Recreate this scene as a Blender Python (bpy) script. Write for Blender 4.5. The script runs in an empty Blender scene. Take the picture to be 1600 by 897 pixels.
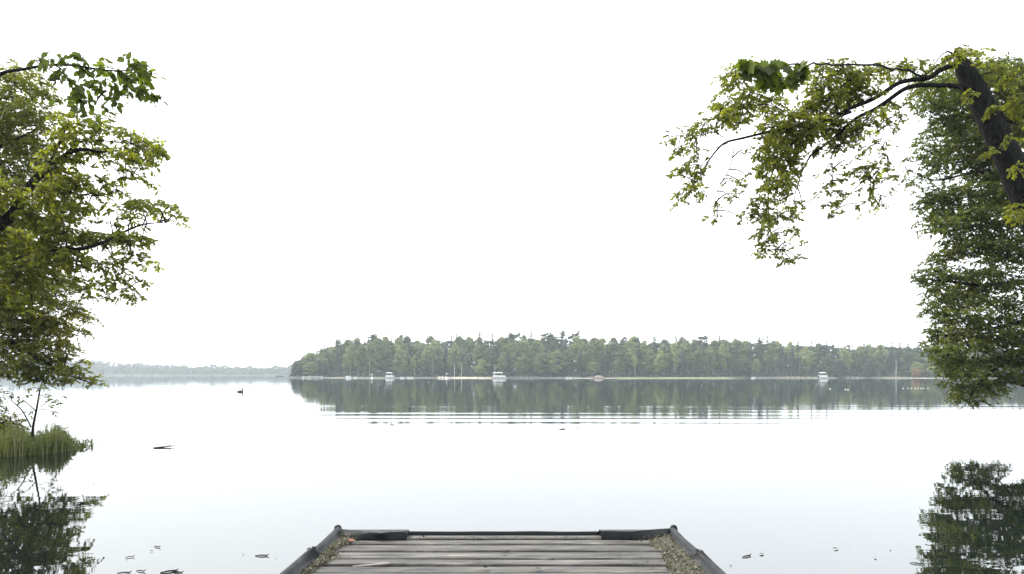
import bpy, math, random
import numpy as np
from mathutils import Vector, Matrix, noise as mnoise

random.seed(7)
rng = np.random.default_rng(11)
scene = bpy.context.scene
col = scene.collection
F = 1150.0          # focal length in 1600-wide photo pixels
CX, HY = 800.0, 585.0
H = 1.70            # eye above the water
R = math.radians

def at(px, py, Y):
    return Vector(((px - CX) * Y / F, Y, H - (py - HY) * Y / F))

# ------------------------------------------------------------------ helpers
def tag(o, label=None, cat=None, group=None, kind=None):
    if label: o['label'] = label
    if cat: o['category'] = cat
    if group: o['group'] = group
    if kind: o['kind'] = kind
    return o

def empty(name, loc=(0, 0, 0), rz=0.0):
    o = bpy.data.objects.new(name, None)
    o.empty_display_size = 0.3
    col.objects.link(o)
    o.location = loc
    o.rotation_euler = (0, 0, rz)
    return o

def link(name, me, mats, parent=None, smooth=False):
    for m in (mats if isinstance(mats, (list, tuple)) else [mats]):
        me.materials.append(m)
    o = bpy.data.objects.new(name, me)
    col.objects.link(o)
    if parent is not None: o.parent = parent
    if smooth:
        me.polygons.foreach_set('use_smooth', [True] * len(me.polygons))
    return o

class MB:
    """collects simple shapes into ONE mesh"""
    def __init__(s): s.v = []; s.f = []
    def add(s, vs, fs):
        b = len(s.v); s.v += [tuple(v) for v in vs]; s.f += [tuple(b + i for i in f) for f in fs]; return s
    def box(s, x0, x1, y0, y1, z0, z1, bv=0.0):
        if bv <= 0:
            vs = [(x, y, z) for z in (z0, z1) for x, y in ((x0, y0), (x1, y0), (x1, y1), (x0, y1))]
            return s.add(vs, [(3, 2, 1, 0), (4, 5, 6, 7), (0, 1, 5, 4), (1, 2, 6, 5), (2, 3, 7, 6), (3, 0, 4, 7)])
        vs = []
        for z, d in ((z0, bv), (z0 + bv, 0), (z1 - bv, 0), (z1, bv)):
            vs += [(x0 + d, y0 + d, z), (x1 - d, y0 + d, z), (x1 - d, y1 - d, z), (x0 + d, y1 - d, z)]
        fs = [(3, 2, 1, 0), (12, 13, 14, 15)]
        for k in range(3):
            for i in range(4):
                fs.append((k * 4 + i, k * 4 + (i + 1) % 4, k * 4 + 4 + (i + 1) % 4, k * 4 + 4 + i))
        return s.add(vs, fs)
    def tube(s, pts, rad, n=6, cap=True):
        pts = [Vector(p) for p in pts]
        m = len(pts)
        if not isinstance(rad, (list, tuple)): rad = [rad] * m
        vs = []
        u = None
        for i, p in enumerate(pts):
            t = (pts[min(i + 1, m - 1)] - pts[max(i - 1, 0)])
            t = t.normalized() if t.length > 1e-9 else Vector((0, 0, 1))
            if u is None:
                u = t.orthogonal().normalized()
            else:
                u = (u - t * u.dot(t)); u = u.normalized() if u.length > 1e-6 else t.orthogonal().normalized()
            w = t.cross(u)
            for k in range(n):
                a = 2 * math.pi * k / n
                vs.append(p + (u * math.cos(a) + w * math.sin(a)) * rad[i])
        fs = []
        for i in range(m - 1):
            for k in range(n):
                fs.append((i * n + k, i * n + (k + 1) % n, (i + 1) * n + (k + 1) % n, (i + 1) * n + k))
        if cap:
            fs.append(tuple(range(n - 1, -1, -1))); fs.append(tuple((m - 1) * n + k for k in range(n)))
        return s.add(vs, fs)
    def ball(s, c, r, nu=10, nv=6):
        vs = [(c[0], c[1], c[2] - r[2])]
        for j in range(1, nv):
            t = -math.pi / 2 + math.pi * j / nv
            for i in range(nu):
                a = 2 * math.pi * i / nu
                vs.append((c[0] + r[0] * math.cos(t) * math.cos(a), c[1] + r[1] * math.cos(t) * math.sin(a), c[2] + r[2] * math.sin(t)))
        vs.append((c[0], c[1], c[2] + r[2]))
        fs = [(0, 1 + (i + 1) % nu, 1 + i) for i in range(nu)]
        for j in range(nv - 2):
            for i in range(nu):
                a = 1 + j * nu
                fs.append((a + i, a + (i + 1) % nu, a + nu + (i + 1) % nu, a + nu + i))
        l = len(vs) - 1; a = 1 + (nv - 2) * nu
        fs += [(a + i, a + (i + 1) % nu, l) for i in range(nu)]
        return s.add(vs, fs)
    def sections(s, secs, cap=True):
        n = len(secs[0]); vs = [p for q in secs for p in q]; fs = []
        for i in range(len(secs) - 1):
            for k in range(n - 1):
                fs.append((i * n + k, i * n + k + 1, (i + 1) * n + k + 1, (i + 1) * n + k))
        if cap:
            fs.append(tuple(range(n))); fs.append(tuple((len(secs) - 1) * n + k for k in range(n)))
        return s.add(vs, fs)
    def build(s, name, mat, parent=None, origin=None, smooth=False):
        me = bpy.data.meshes.new(name)
        vs = s.v
        if origin is not None:
            vs = [(v[0] - origin[0], v[1] - origin[1], v[2] - origin[2]) for v in vs]
        me.from_pydata(vs, [], s.f); me.update()
        return link(name, me, mat, parent, smooth)

def smooth_path(P, sub=5):
    """Catmull-Rom through (Vector, radius)"""
    out = []
    n = len(P)
    for i in range(n - 1):
        p0, p1, p2, p3 = P[max(i - 1, 0)], P[i], P[i + 1], P[min(i + 2, n - 1)]
        for k in range(sub):
            t = k / sub
            v = []
            for a, b, c, d in ((p0[0], p1[0], p2[0], p3[0]),):
                q = 0.5 * ((2 * b) + (c - a) * t + (2 * a - 5 * b + 4 * c - d) * t * t + (3 * b - a - 3 * c + d) * t ** 3)
            out.append((q, p1[1] + (p2[1] - p1[1]) * t))
    out.append(P[-1])
    return out

# ------------------------------------------------------------------ materials
def mat(name):
    m = bpy.data.materials.new(name); m.use_nodes = True
    nt = m.node_tree; nt.nodes.clear()
    out = nt.nodes.new('ShaderNodeOutputMaterial')
    return m, nt, out

def N(nt, t, **kw):
    n = nt.nodes.new(t)
    for k, v in kw.items():
        if k in n.inputs: n.inputs[k].default_value = v
        else: setattr(n, k, v)
    return n

def ramp(nt, fac, stops):
    r = nt.nodes.new('ShaderNodeValToRGB')
    e = r.color_ramp.elements
    while len(e) < len(stops): e.new(0.5)
    for el, (p, c) in zip(e, stops):
        el.position = p; el.color = (*c, 1) if len(c) == 3 else c
    nt.links.new(fac, r.inputs[0])
    return r

def simple(name, c, rough=0.6, metallic=0.0, var=0.15, scale=8.0, bump=0.0, spec=0.5, stretch=None):
    m, nt, out = mat(name)
    b = N(nt, 'ShaderNodeBsdfPrincipled', Roughness=rough, Metallic=metallic)
    b.inputs['Specular IOR Level'].default_value = spec
    tc = N(nt, 'ShaderNodeTexCoord')
    no = N(nt, 'ShaderNodeTexNoise', Scale=scale, Detail=5.0)
    src = tc.outputs['Object']
    if stretch:
        mp = N(nt, 'ShaderNodeMapping'); mp.inputs['Rotation'].default_value = stretch[1]; mp.inputs['Scale'].default_value = stretch[0]
        nt.links.new(src, mp.inputs[0]); src = mp.outputs[0]
    nt.links.new(src, no.inputs['Vector'])
    r = ramp(nt, no.outputs[0], [(0.3, tuple(x * (1 - var) for x in c)), (0.7, tuple(min(1, x * (1 + var)) for x in c))])
    nt.links.new(r.outputs[0], b.inputs['Base Color'])
    if bump:
        bp = N(nt, 'ShaderNodeBump', Strength=0.6, Distance=bump)
        nt.links.new(no.outputs[0], bp.inputs['Height']); nt.links.new(bp.outputs[0], b.inputs['Normal'])
    nt.links.new(b.outputs[0], out.inputs[0])
    return m

def leafmat(name, stops, trans=0.35, tmul=(1.5, 1.6, 0.6), objvar=0.0, gloss=0.06, noise_scale=0.8):
    """leaf: each leaf and each clump its own tint, light passing through"""
    m, nt, out = mat(name)
    g = N(nt, 'ShaderNodeNewGeometry')
    tc = N(nt, 'ShaderNodeTexCoord')
    no = N(nt, 'ShaderNodeTexNoise', Scale=noise_scale, Detail=2.0)
    nt.links.new(tc.outputs['Object'], no.inputs['Vector'])
    a = N(nt, 'ShaderNodeMath', operation='MULTIPLY'); a.inputs[1].default_value = 0.55
    nt.links.new(g.outputs['Random Per Island'], a.inputs[0])
    b = N(nt, 'ShaderNodeMath', operation='MULTIPLY_ADD'); b.inputs[1].default_value = 0.75
    nt.links.new(no.outputs[0], b.inputs[0]); nt.links.new(a.outputs[0], b.inputs[2])
    last = b.outputs[0]
    if objvar:
        oi = N(nt, 'ShaderNodeObjectInfo')
        c = N(nt, 'ShaderNodeMath', operation='MULTIPLY_ADD'); c.inputs[1].default_value = objvar
        nt.links.new(oi.outputs['Random'], c.inputs[0]); nt.links.new(last, c.inputs[2])
        d = N(nt, 'ShaderNodeMath', operation='SUBTRACT'); d.inputs[1].default_value = objvar * 0.5
        nt.links.new(c.outputs[0], d.inputs[0]); last = d.outputs[0]
    r = ramp(nt, last, stops)
    df = N(nt, 'ShaderNodeBsdfDiffuse'); tr = N(nt, 'ShaderNodeBsdfTranslucent')
    nt.links.new(r.outputs[0], df.inputs[0])
    mx = N(nt, 'ShaderNodeMix', data_type='RGBA', blend_type='MULTIPLY'); mx.inputs[0].default_value = 1.0
    mx.inputs[7].default_value = (*tmul, 1)
    nt.links.new(r.outputs[0], mx.inputs[6]); nt.links.new(mx.outputs[2], tr.inputs[0])
    ms = N(nt, 'ShaderNodeMixShader'); ms.inputs[0].default_value = trans
    nt.links.new(df.outputs[0], ms.inputs[1]); nt.links.new(tr.outputs[0], ms.inputs[2])
    gl = N(nt, 'ShaderNodeBsdfGlossy', Roughness=0.45)
    m2 = N(nt, 'ShaderNodeMixShader'); m2.inputs[0].default_value = gloss
    nt.links.new(ms.outputs[0], m2.inputs[1]); nt.links.new(gl.outputs[0], m2.inputs[2])
    nt.links.new(m2.outputs[0], out.inputs[0])
    return m

M = {}
M['leaf'] = leafmat('broadleaf_leaves', [(0.25, (0.052, 0.066, 0.012)), (0.6, (0.115, 0.132, 0.022)), (0.95, (0.21, 0.225, 0.036))], trans=0.50, tmul=(1.75, 1.75, 0.5), gloss=0.03)
M['leaf_dark'] = leafmat('dense_tree_leaves', [(0.25, (0.034, 0.048, 0.012)), (0.6, (0.070, 0.090, 0.020)), (0.95, (0.150, 0.170, 0.034))], trans=0.42, gloss=0.025)
M['leaf_warm'] = leafmat('yellowing_leaves', [(0.25, (0.060, 0.068, 0.012)), (0.6, (0.130, 0.145, 0.022)), (0.95, (0.26, 0.25, 0.035))], trans=0.45, tmul=(1.6, 1.5, 0.5), gloss=0.03)
M['leaf_maple'] = leafmat('maple_leaves', [(0.25, (0.034, 0.050, 0.011)), (0.6, (0.066, 0.092, 0.018)), (0.95, (0.12, 0.15, 0.028))], trans=0.48, tmul=(1.7, 1.75, 0.5), gloss=0.025)
M['leaf_reed'] = leafmat('reed_blades', [(0.25, (0.060, 0.080, 0.020)), (0.6, (0.11, 0.135, 0.034)), (0.95, (0.19, 0.19, 0.06))], trans=0.3, noise_scale=1.5)
M['far_broad'] = leafmat('far_broadleaf', [(0.1, (0.050, 0.074, 0.036)), (0.5, (0.110, 0.142, 0.066)), (1.0, (0.24, 0.275, 0.115))], trans=0.2, objvar=0.7, noise_scale=0.25, gloss=0.02)
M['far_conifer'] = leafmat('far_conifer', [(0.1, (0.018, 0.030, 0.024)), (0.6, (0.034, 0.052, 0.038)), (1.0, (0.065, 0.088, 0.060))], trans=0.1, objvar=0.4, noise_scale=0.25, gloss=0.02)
M['far_orange'] = leafmat('far_orange_leaves', [(0.1, (0.10, 0.07, 0.045)), (0.6, (0.17, 0.11, 0.065)), (1.0, (0.26, 0.17, 0.10))], trans=0.2, gloss=0.02)
M['bark'] = simple('dark_bark', (0.012, 0.0125, 0.0125), 0.95, var=0.9, scale=9, bump=0.06, spec=0.08, stretch=((3.2, 3.2, 0.6), (0, R(-28), 0)))
M['far_bark'] = simple('grey_bark', (0.10, 0.095, 0.085), 0.9, var=0.3, scale=3)
M['birch_bark'] = simple('pale_birch_bark', (0.42, 0.41, 0.37), 0.8, var=0.25, scale=2)
M['white'] = simple('white_paint', (0.80, 0.80, 0.78), 0.4, var=0.04)
M['cream'] = simple('cream_canvas', (0.62, 0.60, 0.54), 0.8, var=0.06)
M['tan'] = simple('pink_beige_paint', (0.42, 0.36, 0.32), 0.6, var=0.1)
M['grey'] = simple('grey_metal', (0.35, 0.36, 0.37), 0.4, 0.6, var=0.08)
M['darkvinyl'] = simple('dark_vinyl', (0.05, 0.052, 0.055), 0.5, var=0.2)
M['feather'] = simple('dark_feathers', (0.02, 0.02, 0.022), 0.6, var=0.3, scale=20)
M['stone'] = simple('shore_stone', (0.27, 0.27, 0.25), 0.9, var=0.35, scale=1.2)
M['sand'] = simple('beach_sand', (0.36, 0.33, 0.26), 0.95, var=0.15, scale=1.0)
M['grassy'] = simple('short_shore_grass', (0.15, 0.18, 0.085), 0.95, var=0.15, scale=0.6)
M['soil'] = simple('bank_soil', (0.055, 0.065, 0.028), 0.95, var=0.5, scale=1.4, bump=0.05)
M['forest_floor'] = simple('forest_floor', (0.05, 0.052, 0.035), 0.95, var=0.4, scale=0.3)
M['log'] = simple('wet_driftwood', (0.022, 0.02, 0.018), 0.8, var=0.4, scale=20, spec=0.1)
M['deadleaf'] = simple('dead_leaf', (0.035, 0.03, 0.018), 0.9, var=0.5, scale=30, spec=0.05)
M['plasticwhite'] = simple('white_buoy_plastic', (0.75, 0.75, 0.73), 0.4, var=0.03)

# rubber edging of the dock: dusty, scuffed
def rubber():
    m, nt, out = mat('scuffed_rubber')
    b = N(nt, 'ShaderNodeBsdfPrincipled', Roughness=0.5); b.inputs['Specular IOR Level'].default_value = 0.12
    tc = N(nt, 'ShaderNodeTexCoord')
    mp = N(nt, 'ShaderNodeMapping'); mp.inputs['Scale'].default_value = (5, 1.2, 5)
    nt.links.new(tc.outputs['Object'], mp.inputs[0])
    no = N(nt, 'ShaderNodeTexNoise', Scale=4.0, Detail=8.0, Roughness=0.65)
    nt.links.new(mp.outputs[0], no.inputs[0])
    r = ramp(nt, no.outputs[0], [(0.3, (0.007, 0.009, 0.010)), (0.6, (0.014, 0.016, 0.018)), (0.8, (0.05, 0.052, 0.05))])
    nt.links.new(r.outputs[0], b.inputs['Base Color'])
    bp = N(nt, 'ShaderNodeBump', Strength=0.5, Distance=0.006)
    nt.links.new(no.outputs[0], bp.inputs['Height']); nt.links.new(bp.outputs[0], b.inputs['Normal'])
    rr = ramp(nt, no.outputs[0], [(0.3, (0.35,) * 3), (0.8, (0.7,) * 3)])
    nt.links.new(rr.outputs[0], b.inputs['Roughness'])
    nt.links.new(b.outputs[0], out.inputs[0]); return m
M['rubber'] = rubber()

def wood():
    m, nt, out = mat('weathered_planks')
    b = N(nt, 'ShaderNodeBsdfPrincipled', Roughness=0.75)
    g = N(nt, 'ShaderNodeNewGeometry'); tc = N(nt, 'ShaderNodeTexCoord')
    off = N(nt, 'ShaderNodeVectorMath', operation='SCALE'); off.inputs[0].default_value = (37, 11, 5)
    nt.links.new(g.outputs['Random Per Island'], off.inputs['Scale'])
    ad = N(nt, 'ShaderNodeVectorMath', operation='ADD')
    nt.links.new(tc.outputs['Object'], ad.inputs[0]); nt.links.new(off.outputs[0], ad.inputs[1])
    def stretched(sx, sy, scale, det):
        mp = N(nt, 'ShaderNodeMapping'); mp.inputs['Scale'].default_value = (sx, sy, 1)
        nt.links.new(ad.outputs[0], mp.inputs[0])
        no = N(nt, 'ShaderNodeTexNoise', Scale=scale, Detail=det, Roughness=0.62, Distortion=0.35)
        nt.links.new(mp.outputs[0], no.inputs[0]); return no
    grain = stretched(1.6, 17, 2.0, 8.0)
    blotch = stretched(1.0, 4.0, 2.2, 5.0)
    crack = stretched(0.7, 30, 1.6, 3.0)
    c1 = ramp(nt, grain.outputs[0], [(0.32, (0.035, 0.033, 0.032)), (0.44, (0.058, 0.057, 0.057)), (0.57, (0.108, 0.106, 0.103)), (0.74, (0.22, 0.216, 0.208))])
    c2 = ramp(nt, blotch.outputs[0], [(0.30, (0.34, 0.33, 0.34)), (0.43, (0.72, 0.71, 0.70)), (0.56, (1.1, 1.09, 1.06)), (0.7, (1.65, 1.6, 1.48))])
    mx = N(nt, 'ShaderNodeMix', data_type='RGBA', blend_type='MULTIPLY'); mx.inputs[0].default_value = 1.0
    nt.links.new(c1.outputs[0], mx.inputs[6]); nt.links.new(c2.outputs[0], mx.inputs[7])
    # per-plank tint
    c3 = ramp(nt, g.outputs['Random Per Island'], [(0.0, (0.72, 0.70, 0.68)), (0.5, (1.0, 0.98, 0.95)), (1.0, (0.85, 0.87, 0.80))])
    m2 = N(nt, 'ShaderNodeMix', data_type='RGBA', blend_type='MULTIPLY'); m2.inputs[0].default_value = 1.0
    nt.links.new(mx.outputs[2], m2.inputs[6]); nt.links.new(c3.outputs[0], m2.inputs[7])
    # cracks
    c4 = ramp(nt, crack.outputs[0], [(0.485, (1, 1, 1)), (0.5, (0.12, 0.12, 0.12)), (0.515, (1, 1, 1))])
    msk = ramp(nt, blotch.outputs[0], [(0.50, (0, 0, 0)), (0.58, (1, 1, 1))])
    m3 = N(nt, 'ShaderNodeMix', data_type='RGBA', blend_type='MULTIPLY')
    nt.links.new(msk.outputs[0], m3.inputs[0])
    nt.links.new(m2.outputs[2], m3.inputs[6]); nt.links.new(c4.outputs[0], m3.inputs[7])
    # knots
    vo = N(nt, 'ShaderNodeTexVoronoi', Scale=1.0)
    mp = N(nt, 'ShaderNodeMapping'); mp.inputs['Scale'].default_value = (1.3, 4.5, 1)
    nt.links.new(ad.outputs[0], mp.inputs[0]); nt.links.new(mp.outputs[0], vo.inputs['Vector'])
    kn = ramp(nt, vo.outputs['Distance'], [(0.05, (0.15, 0.13, 0.11)), (0.09, (0.6, 0.58, 0.55)), (0.14, (1, 1, 1))])
    m4 = N(nt, 'ShaderNodeMix', data_type='RGBA', blend_type='MULTIPLY'); m4.inputs[0].default_value = 1.0
    nt.links.new(m3.outputs[2], m4.inputs[6]); nt.links.new(kn.outputs[0], m4.inputs[7])
    nt.links.new(m4.outputs[2], b.inputs['Base Color'])
    bp = N(nt, 'ShaderNodeBump', Strength=0.7, Distance=0.006)
    nt.links.new(grain.outputs[0], bp.inputs['Height']); nt.links.new(bp.outputs[0], b.inputs['Normal'])
    nt.links.new(b.outputs[0], out.inputs[0]); return m
M['wood'] = wood()
M['litter'] = leafmat('moss_and_litter', [(0.3, (0.030, 0.026, 0.018)), (0.6, (0.075, 0.066, 0.045)), (0.8, (0.085, 0.090, 0.036)), (1.0, (0.24, 0.21, 0.16))], trans=0.1, noise_scale=9)

def water():
    m, nt, out = mat('lake_water')
    tc = N(nt, 'ShaderNodeTexCoord')
    sep = N(nt, 'ShaderNodeSeparateXYZ'); nt.links.new(tc.outputs['Object'], sep.inputs[0])
    def wave(sx, sy, scale, det, dist=0.0):
        mp = N(nt, 'ShaderNodeMapping'); mp.inputs['Scale'].default_value = (sx, sy, 1)
        nt.links.new(tc.outputs['Object'], mp.inputs[0])
        no = N(nt, 'ShaderNodeTexNoise', Scale=scale, Detail=det, Distortion=dist)
        nt.links.new(mp.outputs[0], no.inputs[0]); return no.outputs[0]
    def math_(op, a, b):
        n = N(nt, 'ShaderNodeMath', operation=op)
        for i, v in enumerate((a, b)):
            if isinstance(v, (int, float)): n.inputs[i].default_value = v
            else: nt.links.new(v, n.inputs[i])
        return n.outputs[0]
    # long-crested ripple band lying across the lake (about 26 to 46 m out)
    warp = wave(0.02, 0.02, 1.0, 2.0)
    yy = math_('ADD', sep.outputs[1], math_('MULTIPLY', math_('SUBTRACT', warp, 0.5), 9.0))
    mr = ramp(nt, math_('DIVIDE', yy, 100.0), [(0.19, (0, 0, 0)), (0.27, (1, 1, 1)), (0.38, (1, 1, 1)), (0.47, (0, 0, 0))])
    patch = ramp(nt, wave(0.03, 0.06, 1.0, 1.0), [(0.40, (0.15,) * 3), (0.58, (1, 1, 1))])
    band = math_('MULTIPLY', mr.outputs[0], patch.outputs[0])
    rip = wave(0.035, 0.62, 1.0, 1.5)
    h1 = math_('MULTIPLY', math_('MULTIPLY', rip, band), 0.030)
    # very slight ripples everywhere, and near-shore wrinkles that break the tree reflections into strips
    h2 = math_('MULTIPLY', wave(0.5, 3.2, 1.0, 2.0, 0.3), 0.0011)
    wr = ramp(nt, wave(0.10, 0.30, 1.0, 2.0), [(0.45, (0, 0, 0)), (0.62, (1, 1, 1))])
    h3 = math_('MULTIPLY', math_('MULTIPLY', wave(0.7, 6.5, 1.0, 1.0), wr.outputs[0]), 0.0012)
    h = math_('ADD', math_('ADD', h1, h2), h3)
    bp = N(nt, 'ShaderNodeBump', Strength=1.0, Distance=1.0)
    nt.links.new(h, bp.inputs['Height'])
    gl = N(nt, 'ShaderNodeBsdfGlossy', Roughness=0.012); gl.inputs[0].default_value = (0.975, 0.995, 1.0, 1)
    nt.links.new(bp.outputs[0], gl.inputs['Normal'])
    df = N(nt, 'ShaderNodeBsdfDiffuse'); df.inputs[0].default_value = (0.007, 0.010, 0.009, 1)
    fr = N(nt, 'ShaderNodeFresnel', IOR=WATER_IOR)
    nt.links.new(bp.outputs[0], fr.inputs['Normal'])
    ms = N(nt, 'ShaderNodeMixShader')
    nt.links.new(fr.outputs[0], ms.inputs[0]); nt.links.new(df.outputs[0], ms.inputs[1]); nt.links.new(gl.outputs[0], ms.inputs[2])
    nt.links.new(ms.outputs[0], out.inputs[0]); return m
WATER_IOR = 3.2
M['water'] = water()

# ------------------------------------------------------------------ leaves in numpy
OVATE = np.array([(0, 0, 0), (0.30, 0.28, 0.05), (0.68, 0.24, 0.04), (1.0, 0, -0.06), (0.68, -0.24, 0.04), (0.30, -0.28, 0.05), (0.5, 0, -0.03)], float)
OVATE_F = [(0, 6, 2, 1), (6, 3, 2, 2), (0, 5, 4, 6), (6, 4, 3, 3)]
# five-lobed maple outline, fan round its centre
_mp = [(0, 0), (0.02, 0.12), (-0.02, 0.34), (0.16, 0.30), (0.30, 0.50), (0.40, 0.36), (0.62, 0.58), (0.62, 0.26), (0.80, 0.16), (1.0, 0.0)]
_mp = _mp + [(x, -y) for x, y in _mp[-2:0:-1]]
MAPLE = np.array([(x, y, 0.06 * abs(y) - 0.08 * x * x) for x, y in _mp] + [(0.38, 0, -0.02)], float)
MAPLE_F = [(len(_mp), i, (i + 1) % len(_mp)) for i in range(len(_mp))]
CARD = np.array([(-0.5, -0.36, 0), (0.1, -0.5, 0.12), (0.5, 0.05, -0.08), (0.05, 0.5, 0.1), (-0.45, 0.3, -0.05)], float)

class Leaves:
    def __init__(s): s.p = []; s.d = []; s.n = []; s.s = []
    def add(s, p, d, n, size): s.p.append(tuple(p)); s.d.append(tuple(d)); s.n.append(tuple(n)); s.s.append(size)
    def arrays(s, shape, faces):
        P = np.array(s.p); D = np.array(s.d); Nn = np.array(s.n); S = np.array(s.s)
        D /= np.linalg.norm(D, axis=1, keepdims=True) + 1e-9
        W = np.cross(Nn, D); W /= np.linalg.norm(W, axis=1, keepdims=True) + 1e-9
        U = np.cross(D, W)
        V = P[:, None, :] + S[:, None, None] * (shape[None, :, 0:1] * D[:, None, :] + shape[None, :, 1:2] * W[:, None, :] + shape[None, :, 2:3] * U[:, None, :])
        k = len(shape)
        return V.reshape(-1, 3), k

def mesh_np(name, V, tri_faces_sizes, loops, mat_idx=None):
    me = bpy.data.meshes.new(name)
    me.vertices.add(len(V)); me.vertices.foreach_set('co', np.asarray(V, np.float32).ravel())
    me.loops.add(len(loops)); me.loops.foreach_set('vertex_index', np.asarray(loops, np.int32))
    sizes = np.asarray(tri_faces_sizes, np.int32)
    starts = np.concatenate(([0], np.cumsum(sizes)[:-1])).astype(np.int32)
    me.polygons.add(len(sizes)); me.polygons.foreach_set('loop_start', starts)
    if mat_idx is not None: me.polygons.foreach_set('material_index', np.asarray(mat_idx, np.int32))
    me.update(calc_edges=True); me.validate()
    return me

def leaves_mesh(name, L, shape, faces, origin=(0, 0, 0), twigs=None):
    V, k = L.arrays(shape, faces)
    n = len(L.p)
    F0 = [list(dict.fromkeys(f)) for f in faces]
    sizes1 = [len(f) for f in F0]; flat = np.concatenate([np.array(f) for f in F0])
    loops = (np.arange(n)[:, None] * k + flat[None, :]).ravel()
    sizes = np.tile(np.array(sizes1), n)
    mi = np.zeros(len(sizes), int)
    if twigs is not None and twigs.v:
        b = len(V); V = np.vstack([V, np.array(twigs.v)])
        loops = np.concatenate([loops, np.concatenate([np.array(f) + b for f in twigs.f])])
        sizes = np.concatenate([sizes, np.array([len(f) for f in twigs.f])])
        mi = np.concatenate([mi, np.ones(len(twigs.f), int)])
    return mesh_np(name, V - np.array(origin), sizes, loops, mi)

OV_FACES = [(0, 6, 2, 1), (6, 3, 2), (0, 5, 4, 6), (6, 4, 3)]

def rv(s=1.0):
    return Vector((random.gauss(0, s), random.gauss(0, s), random.gauss(0, s)))

def spray(L, T, p, d, length, n, size, droop=0.25, flat=0.6, rad=0.0025):
    """a leafy twig: leaves left and right of a slightly drooping twig"""
    d = d.normalized()
    up = Vector((0, 0, 1))
    side = d.cross(up)
    side = side.normalized() if side.length > 0.1 else Vector((1, 0, 0))
    side = (side + rv(0.25)).normalized()
    pts = []
    q = p.copy(); dd = d.copy()
    seg = 5
    for i in range(seg + 1):
        pts.append(q.copy())
        dd = (dd + Vector((0, 0, -droop / seg)) + rv(0.06)).normalized()
        q = q + dd * (length / seg)
    if T is not None: T.tube(pts, [rad * (1 - 0.7 * i / seg) for i in range(seg + 1)], 3, cap=False)
    for i in range(n):
        t = 0.12 + 0.88 * (i + random.random() * 0.5) / n
        f = t * seg; k = min(int(f), seg - 1)
        b = pts[k].lerp(pts[k + 1], f - k)
        ax = (pts[k + 1] - pts[k]).normalized()
        sg = 1 if i % 2 else -1
        if i == n - 1: ld = ax
        else: ld = ax * random.uniform(0.25, 0.9) + side * sg * random.uniform(0.6, 1.1)
        ld = ld + Vector((0, 0, -random.uniform(0.0, 0.5))) + rv(0.18)
        nn = up * flat + rv(0.5)
        L.add(b, ld, nn, size * random.uniform(0.65, 1.2))

def limb_pts(path, sub=6, wob=0.0):
    P = [(at(a[0], a[1], a[2]), a[3] * a[2] / F) for a in path]
    P = smooth_path(P, sub)
    if wob:
        P = [(p + Vector((mnoise.noise(p * 1.7) * wob, 0, mnoise.noise(p * 1.7 + Vector((9, 3, 1))) * wob)), r) for p, r in P]
    return P

def near_tree(name, base, trunk, limbs, clumps, leafmat_key, label, cat, leaf=0.07, spray_len=0.34, nleaf=12, shape='ovate',
              density=1.0, droop=0.3, group=None, clump_groups=None, bark='bark', flat=0.6, extra=(), dexp=1.5):
    """tree > trunk (with branches as sub-parts), crown"""
    root = empty(name, base)
    tag(root, label, cat, group)
    bo = Vector(base)
    nodes = []
    tr = None
    if trunk:
        P = limb_pts(trunk, 6)
        m = MB(); m.tube([p for p, r in P], [r * (1 + 0.035 * mnoise.noise(Vector((i * 0.9, 0, 1)))) for i, (p, r) in enumerate(P)], 14)
        tr = m.build('trunk', M[bark], root, bo, True)
        nodes += [p for p, r in P]
    for lb in limbs:
        P = limb_pts(lb, 6, 0.05)
        m = MB(); m.tube([p for p, r in P], [r for p, r in P], 7)
        m.build('branch', M[bark], root, bo, True)
        nodes += [p for p, r in P]
    groups = {leafmat_key: clumps} if clump_groups is None else clump_groups
    jobs = [(mk, cl, leaf, spray_len, nleaf, shape, density, droop, flat) for mk, cl in groups.items()] + list(extra)
    for mk, cl, leaf, spray_len, nleaf, shape, density, droop, flat in jobs:
        L = Leaves(); T = MB()
        for c in cl:
            px, py, rx, ry, Y, dY = c[:6]
            dens = c[6] if len(c) > 6 else 1.0
            cen = at(px, py, Y)
            sx, sz = rx * Y / F, ry * Y / F
            nd = min(nodes, key=lambda q: (q - cen).length)
            # sub-branch into the clump
            mid = nd.lerp(cen, 0.5) + Vector((0, 0, 0.12 * (cen - nd).length))
            sub = smooth_path([(nd, 0.012), (mid, 0.009), (cen, 0.005), (cen + (cen - mid).normalized() * sx * 0.6, 0.002)], 4)
            if (nd - cen).length > 0.15:
                T.tube([p for p, r in sub], [r for p, r in sub], 4, cap=False)
            subn = [p for p, r in sub]
            vol = (rx * ry) * (Y / F) ** 2
            ns = max(3, int(vol * dens ** dexp * density * 620))
            for i in range(ns):
                while True:
                    u = Vector((random.uniform(-1, 1), random.uniform(-1, 1), random.uniform(-1, 1)))
                    if u.length < 1: break
                p = cen + Vector((u.x * sx, u.y * dY, u.z * sz))
                q = min(subn, key=lambda w: (w - p).length)
                d = (p - q); d.z *= 0.5
                d = d.normalized() + rv(0.35) + Vector((0, 0, -0.15))
                ln = spray_len * random.uniform(0.6, 1.2)
                st = p - d.normalized() * ln * 0.55
                spray(L, T, st, d, ln, max(4, int(nleaf * random.uniform(0.7, 1.2))), leaf, droop, flat)
                if random.random() < 0.3 and (q - st).length < 0.8:
                    T.tube([q, q.lerp(st, 0.5) + rv(0.03), st], [0.005, 0.004, 0.0025], 3, cap=False)
        if shape == 'maple': me = leaves_mesh('crown', L, MAPLE, MAPLE_F, bo, T)
        else: me = leaves_mesh('crown', L, OVATE, OV_FACES, bo, T)
        link('crown', me, [M[mk], M[bark]], root)
    return root

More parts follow.
